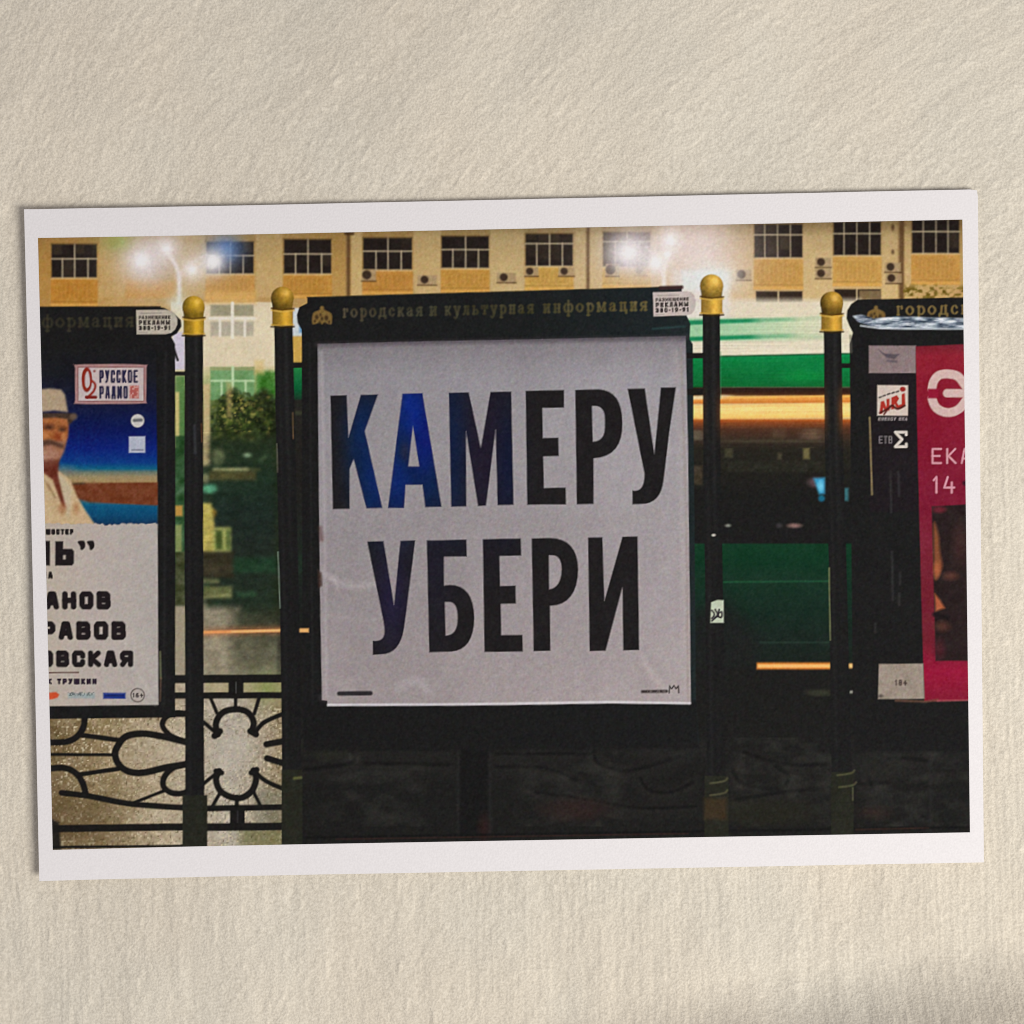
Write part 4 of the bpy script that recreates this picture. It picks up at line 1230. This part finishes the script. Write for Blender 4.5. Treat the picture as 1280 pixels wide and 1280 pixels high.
# ------------------------------------------------------------------ the print itself
root = bpy.data.objects.new('photo_print', None)
scene.collection.objects.link(root)
root.empty_display_size = 0.05
root['label'] = 'white bordered photo print of a street billboard lying on cream fabric'
root['category'] = 'photo print'

PAPER = [(30, 261.5), (1222.5, 236.5), (1230, 1078), (49, 1101.5)]
PICT = [(47.5, 297.5), (1203, 274.5), (1212.5, 1040.5), (66, 1062.5)]
def bilerp(Q, uu, vv):
    Q = np.array(Q, float)
    return ((1 - uu) * (1 - vv))[..., None] * Q[0] + (uu * (1 - vv))[..., None] * Q[1] + (uu * vv)[..., None] * Q[2] + ((1 - uu) * vv)[..., None] * Q[3]


def corners(Q):
    out = []
    for px, py in Q:
        z = ZB
        for _ in range(6):
            w = unproject(np.array(px), np.array(py), z)
            z = float(lift(w[0], w[1])) + .00022
        out.append(w)
    return out


# paper: closed thin sheet with rounded top right corner
NU, NV = 120, 84
QP = corners(PAPER)
uu, vv = np.meshgrid(np.linspace(0, 1, NU), np.linspace(0, 1, NV))
XY = bilerp(QP, uu, vv)
XY[0, -1] += np.array([-.00022, -.00022])
wob = .00006 * (vnoise(XY[..., 0] / .01, XY[..., 1] / .01, 301) - .5)
XY[0, :, 1] += wob[0]
XY[-1, :, 1] += wob[-1]
z = lift(XY[..., 0], XY[..., 1])
top = np.concatenate([XY, (z + .00018)[..., None]], -1).reshape(-1, 3)
bot = np.concatenate([XY, (z - .00006)[..., None]], -1).reshape(-1, 3)
q = np.arange(NU * NV).reshape(NV, NU)
Ft = np.stack([q[1:, :-1], q[1:, 1:], q[:-1, 1:], q[:-1, :-1]], -1).reshape(-1, 4)
Fb = Ft[:, ::-1] + NU * NV
ring = np.concatenate([q[0, :], q[1:, -1], q[-1, -2::-1], q[-2:0:-1, 0]])
nx = np.roll(ring, -1)
Fs = np.stack([ring, nx, nx + NU * NV, ring + NU * NV], -1)
paper = fast_mesh('paper', np.concatenate([top, bot]), np.concatenate([Ft, Fb, Fs]), mat_paper)
md = paper.modifiers.new('edge', 'EDGE_SPLIT')
md.split_angle = math.radians(40)
paper.parent = root
paper['label'] = 'white photo paper with a plain border'

# picture: dense ink grid, split into what it shows
GU, GV = 1080, 720
QI = corners(PICT)
uu, vv = np.meshgrid(np.linspace(0, 1, GU + 1), np.linspace(0, 1, GV + 1))
XY = bilerp(QI, uu, vv)
z = lift(XY[..., 0], XY[..., 1]) + .000215
P3 = np.concatenate([XY, z[..., None]], -1)
px, py = project(P3)


def sample(img, px, py):
    fx = np.clip(px - X0 - .5, 0, CW - 1.001)
    fy = np.clip(py - Y0 - .5, 0, CH - 1.001)
    ix = fx.astype(int)
    iy = fy.astype(int)
    tx = (fx - ix)[..., None]
    ty = (fy - iy)[..., None]
    return (img[iy, ix] * (1 - tx) + img[iy, ix + 1] * tx) * (1 - ty) + (img[iy + 1, ix] * (1 - tx) + img[iy + 1, ix + 1] * tx) * ty


INKC = sample(LIN, px, py).reshape(-1, 3)
P3 = P3.reshape(-1, 3)
cxp = (px[:-1, :-1] + px[1:, 1:]) / 2
cyp = (py[:-1, :-1] + py[1:, 1:]) / 2
cid = ID[np.clip((cyp - Y0).astype(int), 0, CH - 1), np.clip((cxp - X0).astype(int), 0, CW - 1)].ravel()
q = np.arange((GU + 1) * (GV + 1)).reshape(GV + 1, GU + 1)
FA = np.stack([q[1:, :-1], q[1:, 1:], q[:-1, 1:], q[:-1, :-1]], -1).reshape(-1, 4)
made = {}
for k, (name, par, lab) in enumerate(PARTS):
    F = FA[cid == k]
    if len(F) == 0:
        continue
    used, inv = np.unique(F, return_inverse=True)
    o = fast_mesh(name, P3[used], inv.reshape(-1, 4), mat_ink, 'ink', INKC[used])
    o.parent = made.get(par, root) if par >= 0 else root
    if lab:
        o['label'] = lab
    made[k] = o
